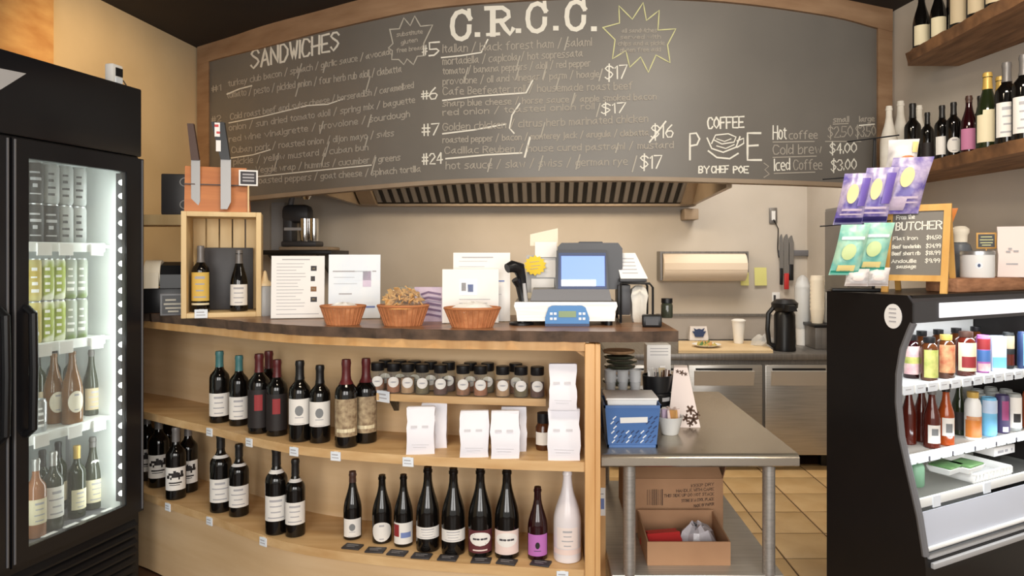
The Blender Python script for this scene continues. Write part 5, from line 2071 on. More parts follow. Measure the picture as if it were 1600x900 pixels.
for y, a, b in ((410, 828, 842), (416, 830, 844), (421, 829, 840)):
    ribbon(mb, [(nx(a), nz(y)), (nx(b), nz(y - 1.5))], .003, lambda u, v: Vector((u, .0112, v)), lab_tan)
mb.build('star_print', sc, 0)

# receipt printer, wire rack with a white bag, small black box
d = 2.60
t = thing('wire_rack', 'dark wire rack holding a white bag right of the till', 'rack', (X(995, d), d, TOP_Z + .0005))
hw, hh = 25 * d / F, .148
mb = MB()
for y in (0, .14):
    mb.tube([(-hw, y, .004), (-hw, y, hh), (hw * .8, y, hh), (hw, y, hh - .015), (hw, y, .004)], .0045, black, 8)
for x in (-hw, hw):
    mb.tube([(x, 0, .006), (x, .14, .006)], .0045, black, 8)
mb.build('wire_frame', t)
mb = MB()
mb.box(-hw - .008, -hw * .35, .02, .13, .03, hh - .006, dark_grey, .004)
mb.build('side_unit', t, .5)
t = thing('white_cloth_bag', 'white tied plastic bag standing inside the wire rack', 'bag', (X(998, d + .06), d + .06, TOP_Z + .0005))
mb = MB()
mb.lathe([(0, 0), (.022, 0), (.028, .02), (.030, .07), (.036, .10), (.028, .125), (.012, .138), (0, .14)], tissue, 20)
for i, v in enumerate(mb.v):
    a = math.atan2(v[1], v[0])
    q = 1 + .12 * math.sin(7 * a)
    mb.v[i] = (v[0] * q, v[1] * q, v[2])
mb.build('bag_body', t)
t = thing('receipt_printer', 'small printer with a long white receipt on the wire rack', 'printer', (X(985, d + .06), d + .06, TOP_Z + .1535))
mb = MB()
mb.box(-.045, .055, -.05, .05, 0, .012, dark_grey, .003)
mb.build('body', t, .5)
mb = MB()
q = (d + .0) / F
mb.hexa([(-.04, -.03, .012), (.062, -.03, .012), (.062, -.028, .012), (-.04, -.028, .012)], [(-.055, .03, .108), (.022, .03, .108), (.022, .032, .108), (-.055, .032, .108)], paper)
for k in range(5):
    f = .2 + k * .14
    mb.hexa([(-.03 - .012 * f, -.0315 + .06 * f, .012 + .096 * f), (.03 - .02 * f, -.0315 + .06 * f, .012 + .096 * f), (.03 - .02 * f, -.031 + .06 * f, .012 + .096 * f), (-.03 - .012 * f, -.031 + .06 * f, .012 + .096 * f)],
            [(-.03 - .012 * f, -.030 + .06 * f, .015 + .096 * f), (.03 - .02 * f, -.030 + .06 * f, .015 + .096 * f), (.03 - .02 * f, -.0295 + .06 * f, .015 + .096 * f), (-.03 - .012 * f, -.0295 + .06 * f, .015 + .096 * f)], ink_light)
mb.build('receipt', t, 0)
d = 2.46
t = thing('card_reader', 'small black box at the right end of the countertop', 'box', (X(1019, d), d, TOP_Z + .0005), -.1)
mb = MB()
mb.box(-.034, .034, 0, .06, 0, .042, black, .006)
mb.build('body', t, .5)
mb = MB()
mb.box(-.022, .022, -.0015, .001, .008, .030, dark_grey)
mb.build('display', t, 0)
d = 2.85
t = thing('small_dark_jar', 'small dark jar at the rear right corner of the countertop', 'jar', (X(1042, d), d, TOP_Z + .0005))
mb = MB()
mb.lathe([(0, 0), (.022, 0), (.024, .006), (.024, .05), (.02, .06), (0, .06)], glass_pale, 18)
mb.build('glass_body', t)
mb = MB()
mb.lathe([(0, .06), (.023, .06), (.023, .078), (0, .078)], black, 18)
mb.build('lid', t)

# ================================================================ STEEL TABLE
TZ = .72
tb = thing('steel_table', 'stainless work table with tubular legs beside the wine counter', 'table', (0, 0, 0))
mb = MB()
pf_ = [(2.41, TZ - .012), (2.418, TZ - .003), (2.432, TZ), (3.53, TZ), (3.53, TZ - .03), (2.44, TZ - .03), (2.42, TZ - .045), (2.41, TZ - .038)]
mb.prism(pf_, .197, .875, steel_top, 'yz')
mb.build('tabletop', tb, .7)
mb = MB()
mb.box(.235, .84, 2.46, 3.5, .255, .285, steel, .006)
mb.build('undershelf', tb, .5)
lg = MB()
lg.tube([(0, 0, .02), (0, 0, TZ - .03)], .022, steel, 16)
lg.lathe([(0, 0), (.016, 0), (.02, .01), (.02, .03), (0, .03)], dark_grey, 16)
l0 = None
for x, y in ((.30, 2.475), (.79, 2.475), (.30, 3.46), (.83, 3.46)):
    if l0 is None:
        l0 = o = lg.build('leg', tb)
    else:
        o = l0.copy()
        COL.objects.link(o)
        o.parent = tb
    o.location = (x, y, 0)


# cardboard boxes on the undershelf
def carton(name, label, x0, x1, y0, y1, z0, h, flaps):
    t = thing(name, label, 'box', ((x0 + x1) / 2, (y0 + y1) / 2, z0 + .0005))
    w, dd, s = (x1 - x0) / 2, (y1 - y0) / 2, .005
    mb = MB()
    mb.box(-w, w, -dd, dd, 0, s, cardboard)
    mb.box(-w, w, -dd, -dd + s, s, h, cardboard)
    mb.box(-w, w, dd - s, dd, s, h * (1.25 if flaps else 1), cardboard)
    for x in (-w, w - s):
        mb.hexa([(x, -dd + s, s), (x + s, -dd + s, s), (x + s, dd - s, s), (x, dd - s, s)], [(x, -dd + s, h), (x + s, -dd + s, h), (x + s, dd - s, h * (1.2 if flaps else 1)), (x, dd - s, h * (1.2 if flaps else 1))], cardboard)
    mb.build('carton_body', t, 0)
    return t, w, dd


t, w, dd = carton('cardboard_box', 'tall open cardboard box with dark print under the steel table', .345, .72, 2.83, 3.25, .285, .22, False)
mb = MB()
mb.hexa([(-w, -dd + .004, .22), (w, -dd + .004, .22), (w, -dd + .008, .22), (-w, -dd + .008, .22)], [(-w + .01, -dd + .07, .275), (w - .01, -dd + .07, .275), (w - .01, -dd + .074, .275), (-w + .01, -dd + .074, .275)], cardboard)
mb.hexa([(w - .004, -dd, .22), (w, -dd, .22), (w, dd, .22), (w - .004, dd, .22)], [(w + .02, -dd + .03, .27), (w + .024, -dd + .03, .27), (w + .024, dd - .03, .27), (w + .02, dd - .03, .27)], cardboard_in)
mb.build('flap', t, 0)
mb = MB()


def onbox(u, v):
    return Vector((u, -dd - .0012, v))


for i in range(9):
    ribbon(mb, [(-w + .07 + i * .0075, .115), (-w + .07 + i * .0075, .175)], random.choice((.002, .004, .005)), onbox, cb_ink)
for tt, a, b, z in (('KEEP DRY', .06, .15, .185), ('HANDLE WITH CARE', 0, .15, .165), ('THIS SIDE UP DO NOT STACK', -.05, .15, .145), ('STORE IN A COOL PLACE', .02, .15, .125), ('MADE OF PAPER', .07, .15, .105)):
    write(mb, tt, a, z, b, z + .008, .011, .0022, onbox, cb_ink, up=1)
mb.build('print', t, 0)
t, w, dd = carton('cardboard_tray', 'low open cardboard box in front of the printed box', .372, .672, 2.535, 2.80, .285, .085, True)
t = thing('red_packet', 'red plastic packet lying in the low cardboard box', 'packet', (.445, 2.66, .291), .2)
mb = bag_mesh(.13, .12, .07, red_plastic, 31)
mb.build('film_body', t, .6)
t = thing('clear_packet', 'crumpled clear packet beside the red one in the cardboard box', 'packet', (.58, 2.68, .291))
mb = MB()
mb.lathe([(0, 0), (.06, 0), (.07, .03), (.055, .07), (.03, .085), (0, .08)], M('grey_film', (196, 190, 196), .2, bump=.6, scale=14), 16)
rr = random.Random(8)
for i, v in enumerate(mb.v):
    q = rr.uniform(.8, 1.15)
    mb.v[i] = (v[0] * q, v[1] * q, v[2] * rr.uniform(.85, 1.15))
mb.build('film_body', t, .3)
mb = MB()
mb.box(.20, .233, 2.66, 2.675, 0, .60, pine_post)
tag(mb.build('side_board', None, 0), 'upright pine board between the wine counter and the table leg', 'board')
t = thing('paper_notice', 'white paper notice with a blue picture on the pine board', 'notice', (.243, 2.658, .40))
mb = MB()
mb.box(-.040, -.011, -.0015, .001, .02, .125, paper)
mb.build('paper', t, 0)
mb = MB()
mb.box(-.036, -.016, -.0025, -.0013, .045, .085, ink_blue)
mb.box(-.036, -.018, -.0025, -.0013, .10, .104, ink_light)
mb.build('printing', t, 0)

# things on the steel table
d = 2.50
t = thing('blue_basket', 'blue plastic basket with slots and a white oval handle hole', 'basket', (X(988, d), d, TZ + .0005))
bw0, bw1, bd, bh = .085, .098, .15, .148


def bwall(name, parent):
    mb = MB()
    b = [(-bw0, 0, 0), (bw0, 0, 0), (bw0, bd, 0), (-bw0, bd, 0)]
    tp = [(-bw1, -.012, bh), (bw1, -.012, bh), (bw1, bd + .012, bh), (-bw1, bd + .012, bh)]
    bi = [(-bw0 + .004, .004, .004), (bw0 - .004, .004, .004), (bw0 - .004, bd - .004, .004), (-bw0 + .004, bd - .004, .004)]
    ti = [(-bw1 + .004, -.008, bh), (bw1 - .004, -.008, bh), (bw1 - .004, bd + .008, bh), (-bw1 + .004, bd + .008, bh)]
    fs = [(3, 2, 1, 0), (8, 9, 10, 11)]
    for i in range(4):
        j = (i + 1) % 4
        fs += [(i, j, 4 + j, 4 + i), (8 + j, 8 + i, 12 + i, 12 + j), (4 + i, 4 + j, 12 + j, 12 + i)]
    mb.add(b + tp + bi + ti, fs, blue_plastic)
    return mb.build(name, parent, 0)


bwall('basket_body', t)


def bfr(u, v):
    return Vector((u * (bw0 + (bw1 - bw0) * v / bh) / bw0, -.012 * v / bh - .0012, v))


mb = MB()
for r in range(6):
    for c_ in range(9):
        u = -.066 + c_ * .0165 + (.008 if r % 2 else 0)
        v = .022 + r * .017
        if abs(u) < .045 and .07 < v < .125:
            continue
        ribbon(mb, [(u - .004, v - .004), (u + .004, v + .004)], .004, bfr, blue_dark if c_ % 3 else paper_blue)
tag(mb.build('slot_pattern', t, 0), kind='stuff')
mb = MB()
ribbon(mb, [(-.030, .098), (.038, .100)], .020, bfr, white_plastic)
mb.build('handle_hole', t, 0)
mb = MB()
for z0, z1, e in ((bh - .006, bh + .004, .004), (0.0, .01, .003)):
    f = z1 / bh
    w_, y_ = bw0 + (bw1 - bw0) * f + e, .012 * f + e
    for x0, x1, y0, y1 in ((-w_, w_, -y_, -y_ + .006), (-w_, w_, bd + y_ - .006, bd + y_), (-w_, -w_ + .006, -y_, bd + y_), (w_ - .006, w_, -y_, bd + y_)):
        mb.box(x0, x1, y0, y1, z0, z1, blue_plastic)
mb.build('rim', t, 0)
t = thing('white_tub', 'white food tub with a film lid sitting in the blue basket', 'tub', (X(988, d), d + .075, TZ + .006))
mb = MB()
mb.hexa([(-.07, -.06, 0), (.07, -.06, 0), (.07, .06, 0), (-.07, .06, 0)], [(-.088, -.072, .160), (.088, -.072, .160), (.088, .072, .160), (-.088, .072, .160)], white_plastic)
mb.build('tub_body', t, 0)
mb = MB()
mb.box(-.094, .094, -.078, .078, .160, .170, white_plastic, .004)
mb.build('lid', t, .5)
# dark blue basket with plastic cups behind
d = 2.80
t = thing('navy_basket', 'dark blue basket of plastic cups behind the blue basket', 'basket', (X(973, d), d, TZ + .0005))
mb = MB()
mb.hexa([(-.085, 0, 0), (.09, 0, 0), (.09, .15, 0), (-.085, .15, 0)], [(-.095, -.01, .12), (.10, -.01, .12), (.10, .16, .12), (-.095, .16, .12)], blue_dark)
mb.build('basket_body', t, 0)
mb = MB()
for c_ in range(8):
    ribbon(mb, [(-.078 + c_ * .022, .10), (-.066 + c_ * .022, .108)], .007, lambda u, v: Vector((u, -.0105, v)), paper_blue)
mb.build('slot_pattern', t, 0)
for n, (x, y, lb) in enumerate(((-.045, .04, 'left'), (.005, .045, 'middle'), (.055, .04, 'right'))):
    t = thing('plastic_cups', 'stack of clear plastic cups in the dark blue basket, %s one' % lb, 'cups', (X(973, d) + x, d + y, TZ + .122))
    mb = MB()
    mb.lathe([(0, 0), (.018, 0), (.022, .05), (.024, .052), (.023, .056), (.025, .075), (.024, .08), (.026, .10)] , film, 16)
    mb.lathe([(.014, .01), (.02, .06), (.022, .095)], M('cup_white_film', (232, 232, 232), .4, alpha_mix=.75), 14)
    mb.build('cup_stack', t)
t = thing('takeout_lids', 'brown and clear takeout lids stacked over the plastic cups', 'lids', (X(972, d), d + .10, TZ + .121))
mb = MB()
rr = random.Random(2)
for k in range(9):
    mb.lathe([(0, 0), (.06, 0), (.066, .006), (.064, .012), (0, .014)], rr.choice((film, lab_tan, glass_pale, spice[2])), 20, (rr.uniform(-.012, .012), rr.uniform(-.004, .004), .0 + k * .020))
tag(mb.build('lid_stack', t), kind='stuff')
# black caddy with packets
d = 2.88
t = thing('black_caddy', 'round black caddy full of small packets on the steel table', 'caddy', (X(1027, d), d, TZ + .075))
mb = MB()
mb.lathe([(0, 0), (.05, 0), (.054, .01), (.056, .045), (.052, .05), (.058, .055), (.062, .12), (.058, .12), (.05, .06), (0, .06)], black, 24)
mb.build('caddy_body', t)
mb = MB()
mb.sector(.0567, .02, .035, .2, .9, light_grey, 6)
mb.build('label', t)
for k in range(10):
    a = 2 * PI * k / 10
    p = thing('condiment_packet', 'small condiment packet sticking up from the black caddy', 'packet', (X(1027, d) + .036 * math.cos(a), d + .036 * math.sin(a), TZ + .135 + .0), a * .3, 'packets in the black caddy')
    mb = MB()
    L = random.uniform(.075, .095)
    q = random.uniform(-.02, .02)
    mb.hexa([(-.012, -.002, 0), (.012, -.002, 0), (.012, .002, 0), (-.012, .002, 0)], [(-.014 + q, -.002, L), (.014 + q, -.002, L), (.014 + q, .002, L), (-.014 + q, .002, L)], random.choice((paper, lab_tan, paper_pink, sauce_brown)))
    mb.build('wrapper', p, 0)
mb = MB()
mb.lathe([(0, 0), (.042, 0), (.05, .01), (.056, .066), (.060, .072), (.060, .074), (.050, .070), (0, .066)], white_plastic, 24)
o = mb.build('white_bowl', None)
o.location = (X(1027, d), d, TZ + .0005)
tag(o, 'white bowl underneath the round black caddy', 'bowl')
# tissue box
d = 3.12
t = thing('tissue_box', 'white box with faint lines standing behind the black caddy', 'box', (X(1030, d), d, TZ + .0005))
mb = MB()
mb.box(-.055, .052, 0, .09, 0, .285, paper, .003)
mb.build('carton_body', t, .5)
mb = MB()
for z in (.24, .255, .268):
    mb.box(-.04, .04, -.0012, .0002, z, z + .003, ink_light)
mb.build('printing', t, 0)
# pink wrap bag with dark flowers
d = 2.80
t = thing('paper_wrap_bag', 'pale pink paper bag with dark flower print leaning on the caddy', 'bag', (X(1072, d), d + .02, TZ + .0005))
mb = MB()
mb.hexa([(-.075, -.03, 0), (.055, -.03, 0), (.05, .05, 0), (-.06, .05, 0)], [(-.035, .05, .225), (.02, .05, .225), (.025, .08, .23), (-.03, .08, .23)], paper_pink)
mb.build('paper_body', t, 0)
mb = MB()
rr = random.Random(4)


def onwrap(u, v):
    return Vector((u, -.03 + .08 * v / .225 - .0015, v))


for u, v, r in ((.02, .065, .014), (.0, .035, .012), (.03, .03, .015), (.045, .048, .01), (.015, .015, .01), (-.005, .205, .008), (.01, .20, .006), (-.022, .21, .006)):
    for i in range(5):
        a = 2 * PI * i / 5 + u * 50
        ribbon(mb, [(u, v), (u + r * math.cos(a), v + r * math.sin(a))], r * .6, onwrap, cb_ink)
tag(mb.build('flower_print', t, 0), kind='stuff')
# white bowl in front with wrapped sweets
d = 2.66
t = thing('condiment_bowl', 'small white bowl of pinkish packets in front of the black caddy', 'bowl', (X(1049, d), d + .03, TZ + .0005))
mb = MB()
mb.lathe([(0, 0), (.028, 0), (.032, .004), (.05, .068), (.052, .07), (.047, .068), (.03, .008), (0, .008)], white_plastic, 26)
mb.build('bowl_body', t)
for k in range(7):
    a = 2 * PI * k / 7
    p = thing('pink_packet', 'pinkish wrapped packet in the small white bowl', 'packet', (X(1049, d) + .02 * math.cos(a), d + .03 + .02 * math.sin(a), TZ + .048), a, 'packets in the white bowl')
    mb = MB()
    mb.hexa([(-.016, -.006, 0), (.016, -.006, 0), (.016, .006, 0), (-.016, .006, 0)], [(-.02, -.012, .045), (.016, -.008, .05), (.016, .0, .05), (-.02, -.002, .045)], random.choice((paper_pink, bag_lilac, lab_rosewhite, cracker)))
    mb.build('wrapper', p, 0)

# ================================================================ RIGHT WALL SHELVES
for z, y0, lb in ((2.40, 3.52, 'upper rustic live edge wall shelf of wine bottles'), (1.84, 3.88, 'lower rustic live edge wall shelf of wine bottles')):
    t = thing('rustic_shelf', lb, 'shelf', (0, 0, z))
    mb, vs = MB(), []
    n = 50
    rr = random.Random(int(z * 100))
    for i in range(n + 1):
        y = y0 - (y0 - 1.4) * i / n
        w = rr.uniform(-.012, .008)
        e = .03 * max(0, 1 - i / 2.0)
        vs += [(1.78 + w + e, y, 0), (1.775 + w * .4 + .012 + e, y, -.05), (WR(y) - .001, y, -.05), (WR(y) - .001, y, 0)]
    fs = [(0, 1, 2, 3), tuple(4 * n + q for q in (3, 2, 1, 0))]
    fe = []
    for i in range(n):
        o = 4 * i
        for q in range(4):
            r = (q + 1) % 4
            (fe if q == 0 else fs).append((o + q, o + r, o + 4 + r, o + 4 + q))
    mb.add(vs, fs, rustic)
    mb.add(vs, fe, rustic_edge)
    mb.build('plank', t, .5)


def wall_row(lst, z, group, cat='bottle'):
    for sp, px, x, y_top, lb in lst:
        d = x * F / (px - CX)
        base = CY - (z - EYE) * F / d
        H = (base - y_top) * d / F
        bottle(sp, (x, d, z), min(max(H, .2), .40), lb, group=group, rz=face(x, d, .8))


wall_row([('wall_cream', 1440, 1.84, -14, 'burgundy bottle with cream label at the far end of the upper wall shelf'),
          ('wall_cream', 1466, 1.84, -24, 'burgundy bottle with cream label, second on the upper wall shelf'),
          ('wall_plain', 1483, 1.92, -5, 'slim dark bottle half hidden behind a beige label one, upper shelf'),
          ('wall_beige', 1499, 1.83, -60, 'bottle with tall beige label, first of two on the upper shelf'),
          ('wall_plain', 1513, 1.90, -50, 'plain dark bottle between the beige label bottles, upper shelf'),
          ('wall_beige', 1527, 1.83, -80, 'bottle with tall beige label, nearer one on the upper shelf'),
          ('wall_plain', 1541, 1.935, -70, 'plain dark bottle following the beige label bottles, upper shelf'),
          ('wall_beige', 1556, 1.83, -100, 'beige label bottle cut by the picture top, upper shelf')], 2.40, 'bottles on the upper wall shelf')
wall_row([('tissue', 1389, 1.83, 166, 'tissue wrapped white bottle by the frame, lower wall shelf'),
          ('tissue', 1407, 1.935, 156, 'taller tissue wrapped white bottle on the lower wall shelf'),
          ('tissue', 1436, 1.95, 165, 'tissue wrapped bottle half behind dark ones, lower wall shelf'),
          ('wall_plain', 1426, 1.84, 162, 'dark bottle next to the tissue wrapped ones, lower wall shelf'),
          ('wall_plain', 1449, 1.83, 176, 'short dark bottle left of the white label pair, lower wall shelf'),
          ('wall_white', 1472, 1.83, 165, 'dark bottle with square white label, lower wall shelf'),
          ('wall_round', 1490, 1.84, 160, 'dark bottle with round white label, lower wall shelf'),
          ('wall_pink', 1514, 1.83, 150, 'dark red bottle with pink label on the lower wall shelf'),
          ('wall_gold', 1543, 1.83, 114, 'green bottle with gold capsule and cream label, lower wall shelf'),
          ('wall_plain', 1532, 1.92, 150, 'dark bottle behind the gold capsule one, lower wall shelf'),
          ('wall_gold', 1563, 1.93, 120, 'gold capsule bottle in the rear, lower wall shelf'),
          ('wall_grey', 1573, 1.83, 98, 'grey capsule bottle with white label, lower wall shelf'),
          ('wall_grey', 1600, 1.84, 86, 'grey capsule bottle cut by the picture edge, lower wall shelf')], 1.84, 'bottles on the lower wall shelf')

# ================================================================ OPEN DRINKS COOLER
CA = Vector((1.281, 2.45, 0))
cang = math.atan2(.47, .88)
kx, ky = Vector((math.cos(cang), math.sin(cang), 0)), Vector((-math.sin(cang), math.cos(cang), 0))


def csl(px, py, w):
    r = Vector(((px - CX) / F, 1, -(py - CY) / F))
    p0 = CA + ky * w
    t = (p0.x * ky.x + p0.y * ky.y) / (r.x * ky.x + r.y * ky.y)
    q = r * t
    return (q - CA).dot(kx), EYE + q.z


def cwd(lx, w, z):
    return CA + kx * lx + ky * w + Vector((0, 0, z))


CT, CW_, CDp = 1.262, .93, .36
cool = thing('drinks_cooler', 'black open front drinks cooler with lit shelves by the right wall', 'cooler', CA, cang)
prof = [(-.05, .0), (-.05, .33), (-.045, .37), (-.022, .50), (.012, .63), (.045, .76), (.058, .88), (.056, .98), (.04, 1.07), (.012, 1.14), (.0, 1.165), (.0, 1.235), (.02, CT), (CDp, CT), (CDp, 0)]
for x0, x1 in ((0, .016), (CW_ - .016, CW_)):
    mb = MB()
    mb.prism(prof, x0, x1, black_case, 'yz')
    mb.build('side_panel', cool, .4)
    mb = MB()
    mb.tube([((x0 + x1) / 2, y, z) for y, z in prof[2:11]], .012, mid_grey, 8)
    mb.build('edge_bumper', cool)
mb = MB()
mb.box(.016, CW_ - .016, CDp - .03, CDp, .0, CT - .004, black_case)
mb.box(.016, CW_ - .016, .01, CDp, CT - .02, CT, black_case)
mb.box(.016, CW_ - .016, -.045, CDp, .0, .30, black_case)
mb.hexa([(.016, -.048, .30), (CW_ - .016, -.048, .30), (CW_ - .016, .0, .30), (.016, .0, .30)], [(.016, -.046, .352), (CW_ - .016, -.046, .352), (CW_ - .016, -.02, .352), (.016, -.02, .352)], black_case)
mb.build('cabinet', cool, 0)
mb = MB()
mb.hexa([(.002, .0, 1.165), (CW_ - .002, .0, 1.165), (CW_ - .002, .09, 1.165), (.002, .09, 1.165)], [(.002, .0, 1.24), (CW_ - .002, .0, 1.24), (CW_ - .002, .02, CT), (.002, .02, CT)], dark_grey)
cn = mb.build('canopy', cool, 0)
mb = MB()
a0 = csl(1467, 480, 0)[0]
mb.box(a0, CW_ - .01, -.004, .001, 1.178, 1.232, led_panel, .004)
mb.build('light_panel', cn, .5)
mb = MB()
mb.box(.02, CW_ - .02, CDp - .034, CDp - .03, .352, 1.16, white_plastic)
mb.box(.0165, .019, .05, CDp - .03, .352, 1.16, mid_grey)
mb.box(.02, CW_ - .02, .0, CDp - .03, .30, .352, light_grey)
mb.build('liner', cool, 0)
# oval badge on the side panel
mb = MB()
pts = []
for i in range(24):
    a = 2 * PI * i / 24
    pts.append((.072 + .034 * math.cos(a), 1.185 + .044 * math.sin(a)))
mb.prism(pts, -.003, .0, paper, 'yz')
bd_ = mb.build('badge', cool, 0)
mb = MB()
for z in (1.165, 1.18, 1.195, 1.21):
    mb.box(-.0045, -.0028, .058, .086, z, z + .004, ink_light)
mb.build('badge_print', bd_, 0)
child_light('cooler_lamp', cool, (CW_ * .5, .05, 1.155), (CW_ * .5, .22, .4), CW_ * .9, .03, 2.9, (.93, .97, 1.0))
child_light('cooler_lamp', cool, (CW_ * .5, -.02, .70), (CW_ * .5, .2, .40), CW_ * .9, .02, 1.0, (.90, .95, 1.0))
cs_ = []
for (px, py, yy) in ((1430, 603, .05), (1434, 712, .04), (1436, 783, .005)):
    cs_.append(csl(px, py, yy)[1])
for i, z in enumerate(cs_):
    y0 = (.055, .045, .005)[i]
    mb = MB()
    mb.box(.022, CW_ - .02, y0 + .01, CDp - .035, z - .012, z, white_wire if i < 2 else glass_clear)
    sh = mb.build('shelf', cool, 0)
    mb = MB()
    mb.box(.024, CW_ - .02, y0, y0 + .01, z - .028, z + .006, white_wire, .003)
    mb.build('price_rail', sh, .5)
    if i < 2:
        for k in range(12):
            mb = MB()
            x = .03 + k * .070
            mb.box(x, x + .056, y0 - .003, y0, z - .030, z + .003, paper_blue, .001)
            mb.box(x + .01, x + .04, y0 - .0036, y0 - .0028, z - .012, z - .009, ink_light)
            if k % 2:
                mb.box(x + .058, x + .066, y0 - .004, y0, z - .025, z - .012, ink)
            mb.build('price_label', sh, 0)
    else:
        for px in (1462, 1541):
            lx = csl(px, 780, y0)[0]
            mb = MB()
            mb.box(lx - .02, lx + .024, y0 - .004, y0, z - .035, z + .006, paper_blue, .001)
            mb.build('price_label', sh, 0)
# front lower glass and sill
mb = MB()
mb.hexa([(.03, -.030, .385), (CW_ - .02, -.030, .385), (CW_ - .02, -.026, .385), (.03, -.026, .385)], [(.03, -.004, .50), (CW_ - .02, -.004, .50), (CW_ - .02, -.0, .50), (.03, -.0, .50)], M('frost_panel', (232, 236, 246), .2, alpha_mix=.6))
mb.build('front_glass', cool, 0)
mb = MB()
mb.box(.03, CW_ - .02, -.045, -.02, .352, .364, light_grey, .004)
mb.box(.03, CW_ - .02, -.062, -.046, .325, .345, light_grey, .004)
mb.tube([(.03, -.035, .385), (CW_ - .02, -.035, .385)], .008, white_plastic, 8)
mb.build('front_sill', cool, .5)


def cyl(name, label, px, w, z, r, h, m, cap=None, lab=None, cat='bottle', shape='jar', group='drinks in the cooler'):
    lx = csl(px, 600, w)[0]
    if lx > CW_ - .02 - r:
        return None
    t = thing(name, label, cat, cwd(lx, w, z), cang * .3 - .25, group)
    mb = MB()
    if shape == 'jar':
        mb.lathe([(0, 0), (r * .9, 0), (r, .006), (r, h * .72), (r * .85, h * .82), (r * .62, h * .87), (r * .62, h * .9), (0, h * .9)], m, 22)
    elif shape == 'can':
        mb.lathe([(0, .002), (r * .8, .0), (r, .012), (r, h - .014), (r * .85, h - .002), (r * .8, h - .005), (0, h - .005)], m, 22)
    elif shape == 'tall':
        mb.lathe([(r * a, b * h) for a, b in STYLES['beer'][1]], m, 22)
    elif shape == 'box':
        mb.box(-r, r, -r * .8, r * .8, 0, h, m, .004)
    mb.build('carton_body' if shape == 'box' else 'can_body' if shape == 'can' else 'bottle_body', t, .5 if shape == 'box' else .6)
    if cap:
        mb = MB()
        if shape == 'jar':
            mb.lathe([(0, h * .88), (r * .68, h * .88), (r * .70, h * .89), (r * .70, h), (0, h)], cap, 22)
        else:
            mb.lathe([(0, h * .95), (r * .5, h * .95), (r * .5, h * 1.01), (0, h * 1.01)], cap, 18)
        mb.build('cap', t)
    if lab:
        mb = MB()
        for m2, z0, z1, ha in lab:
            if shape == 'box':
                mb.box(-r * ha, r * ha, -r * .8 - .0015, -r * .8, h * z0, h * z1, m2)
            else:
                mb.sector(r * 1.012 + (.0006 if m2 is not lab[0][0] else 0), h * z0, h * z1, -ha, ha, m2, 12)
        mb.build('label', t, .6)
    return t


z1, z2, z3 = cs_
lp = M('label_pinkstripe', (214, 160, 170), .6, c2=(236, 214, 206), scale=30)
lyg = M('label_yellowgreen', (214, 210, 130), .6, c2=(160, 170, 80), scale=30)
lor = M('label_salsa', (222, 180, 130), .6, c2=(190, 90, 60), scale=30)
lblue = M('label_lightblue', (176, 202, 236), .5, c2=(220, 228, 240), scale=6)
lcyan = M('label_cyan', (96, 178, 224), .5, c2=(140, 200, 232), scale=5)
lmag = M('label_magenta', (160, 70, 120), .5)
cyl('tea_bottle', 'bottle with pink and green striped label at the cooler top shelf end', 1424, .165, z1, .029, .165, glass_red, black, [(lp, .1, .75, 1.4), (lyg, .35, .5, 1.3)])
cyl('juice_bottle', 'dark bottle with yellow green label on the cooler top shelf', 1452, .10, z1, .030, .162, sauce_brown, black, [(lyg, .08, .72, 1.0)])
cyl('salsa_jar', 'brown jar with orange green label on the cooler top shelf', 1478, .10, z1, .031, .166, sauce_brown, capsule_gold, [(lor, .14, .78, 1.2)], 'jar')
cyl('sauce_jar', 'wide red brown jar with cream and red label on the top shelf', 1509, .10, z1, .036, .172, sauce_red, capsule_brown, [(lab_cream, .12, .76, 1.2), (lab_red, .2, .45, .8)], 'jar')
cyl('energy_can', 'can with red and blue bands on the cooler top shelf', 1536, .11, z1, .025, .152, lab_purple, None, [(lab_red, .62, .9, 1.4), (blue_plastic, .3, .6, 1.4), (lp, .05, .25, 1.2)], 'can', 'can')
cyl('blue_carton', 'light blue and white carton on the cooler top shelf', 1557, .11, z1, .029, .142, lblue, None, [(lcyan, .1, .4, .9)], 'carton', 'box')
cyl('dark_can', 'dark can with brown band on the cooler top shelf', 1575, .12, z1, .023, .152, can_black, None, [(lab_tan, .55, .9, 1.0), (sauce_red, .1, .4, .9)], 'can', 'can')
cyl('navy_can', 'navy can with pale edge at the right of the cooler top shelf', 1599, .085, z1, .023, .155, blue_dark, None, [(lcyan, .1, .95, .5)], 'can', 'can')
for px in (1440, 1466, 1494, 1524, 1550, 1582):
    cyl('dark_bottle', 'dark rear bottle on the cooler top shelf, %s from its left end' % {1440: 'first', 1466: 'second', 1494: 'third', 1524: 'fourth', 1550: 'fifth', 1582: 'sixth'}[px], px, .24, z1, .028, .165, sauce_brown, black, None, group='rear bottles of the cooler top shelf')
for n, px in enumerate((1420, 1440)):
    cyl('soda_bottle', 'plain dark soda bottle %s the cooler middle shelf' % ('beside the glass end of' if n == 0 else 'second from the glass end of'), px, .16, z2, .027, .215, sauce_red, capsule_grey, None, shape='tall')
cyl('soda_bottle', 'dark soda bottle with round white label on the cooler middle shelf', 1456, .085, z2, .029, .21, sauce_red, capsule_grey, [(lab_white, .10, .42, .85), (lab_grey, .24, .36, .4)], shape='tall')
cyl('soda_bottle', 'amber soda bottle with square white label on the cooler middle shelf', 1478, .085, z2, .029, .212, sauce_orange, black, [(lab_white, .18, .5, .85), (lab_grey, .24, .40, .4)], shape='tall')
cyl('soda_bottle', 'green black soda bottle between amber and orange ones in the cooler', 1499, .155, z2, .028, .208, glass_green, black, [(lab_black, .1, .45, 1.0)], shape='tall')
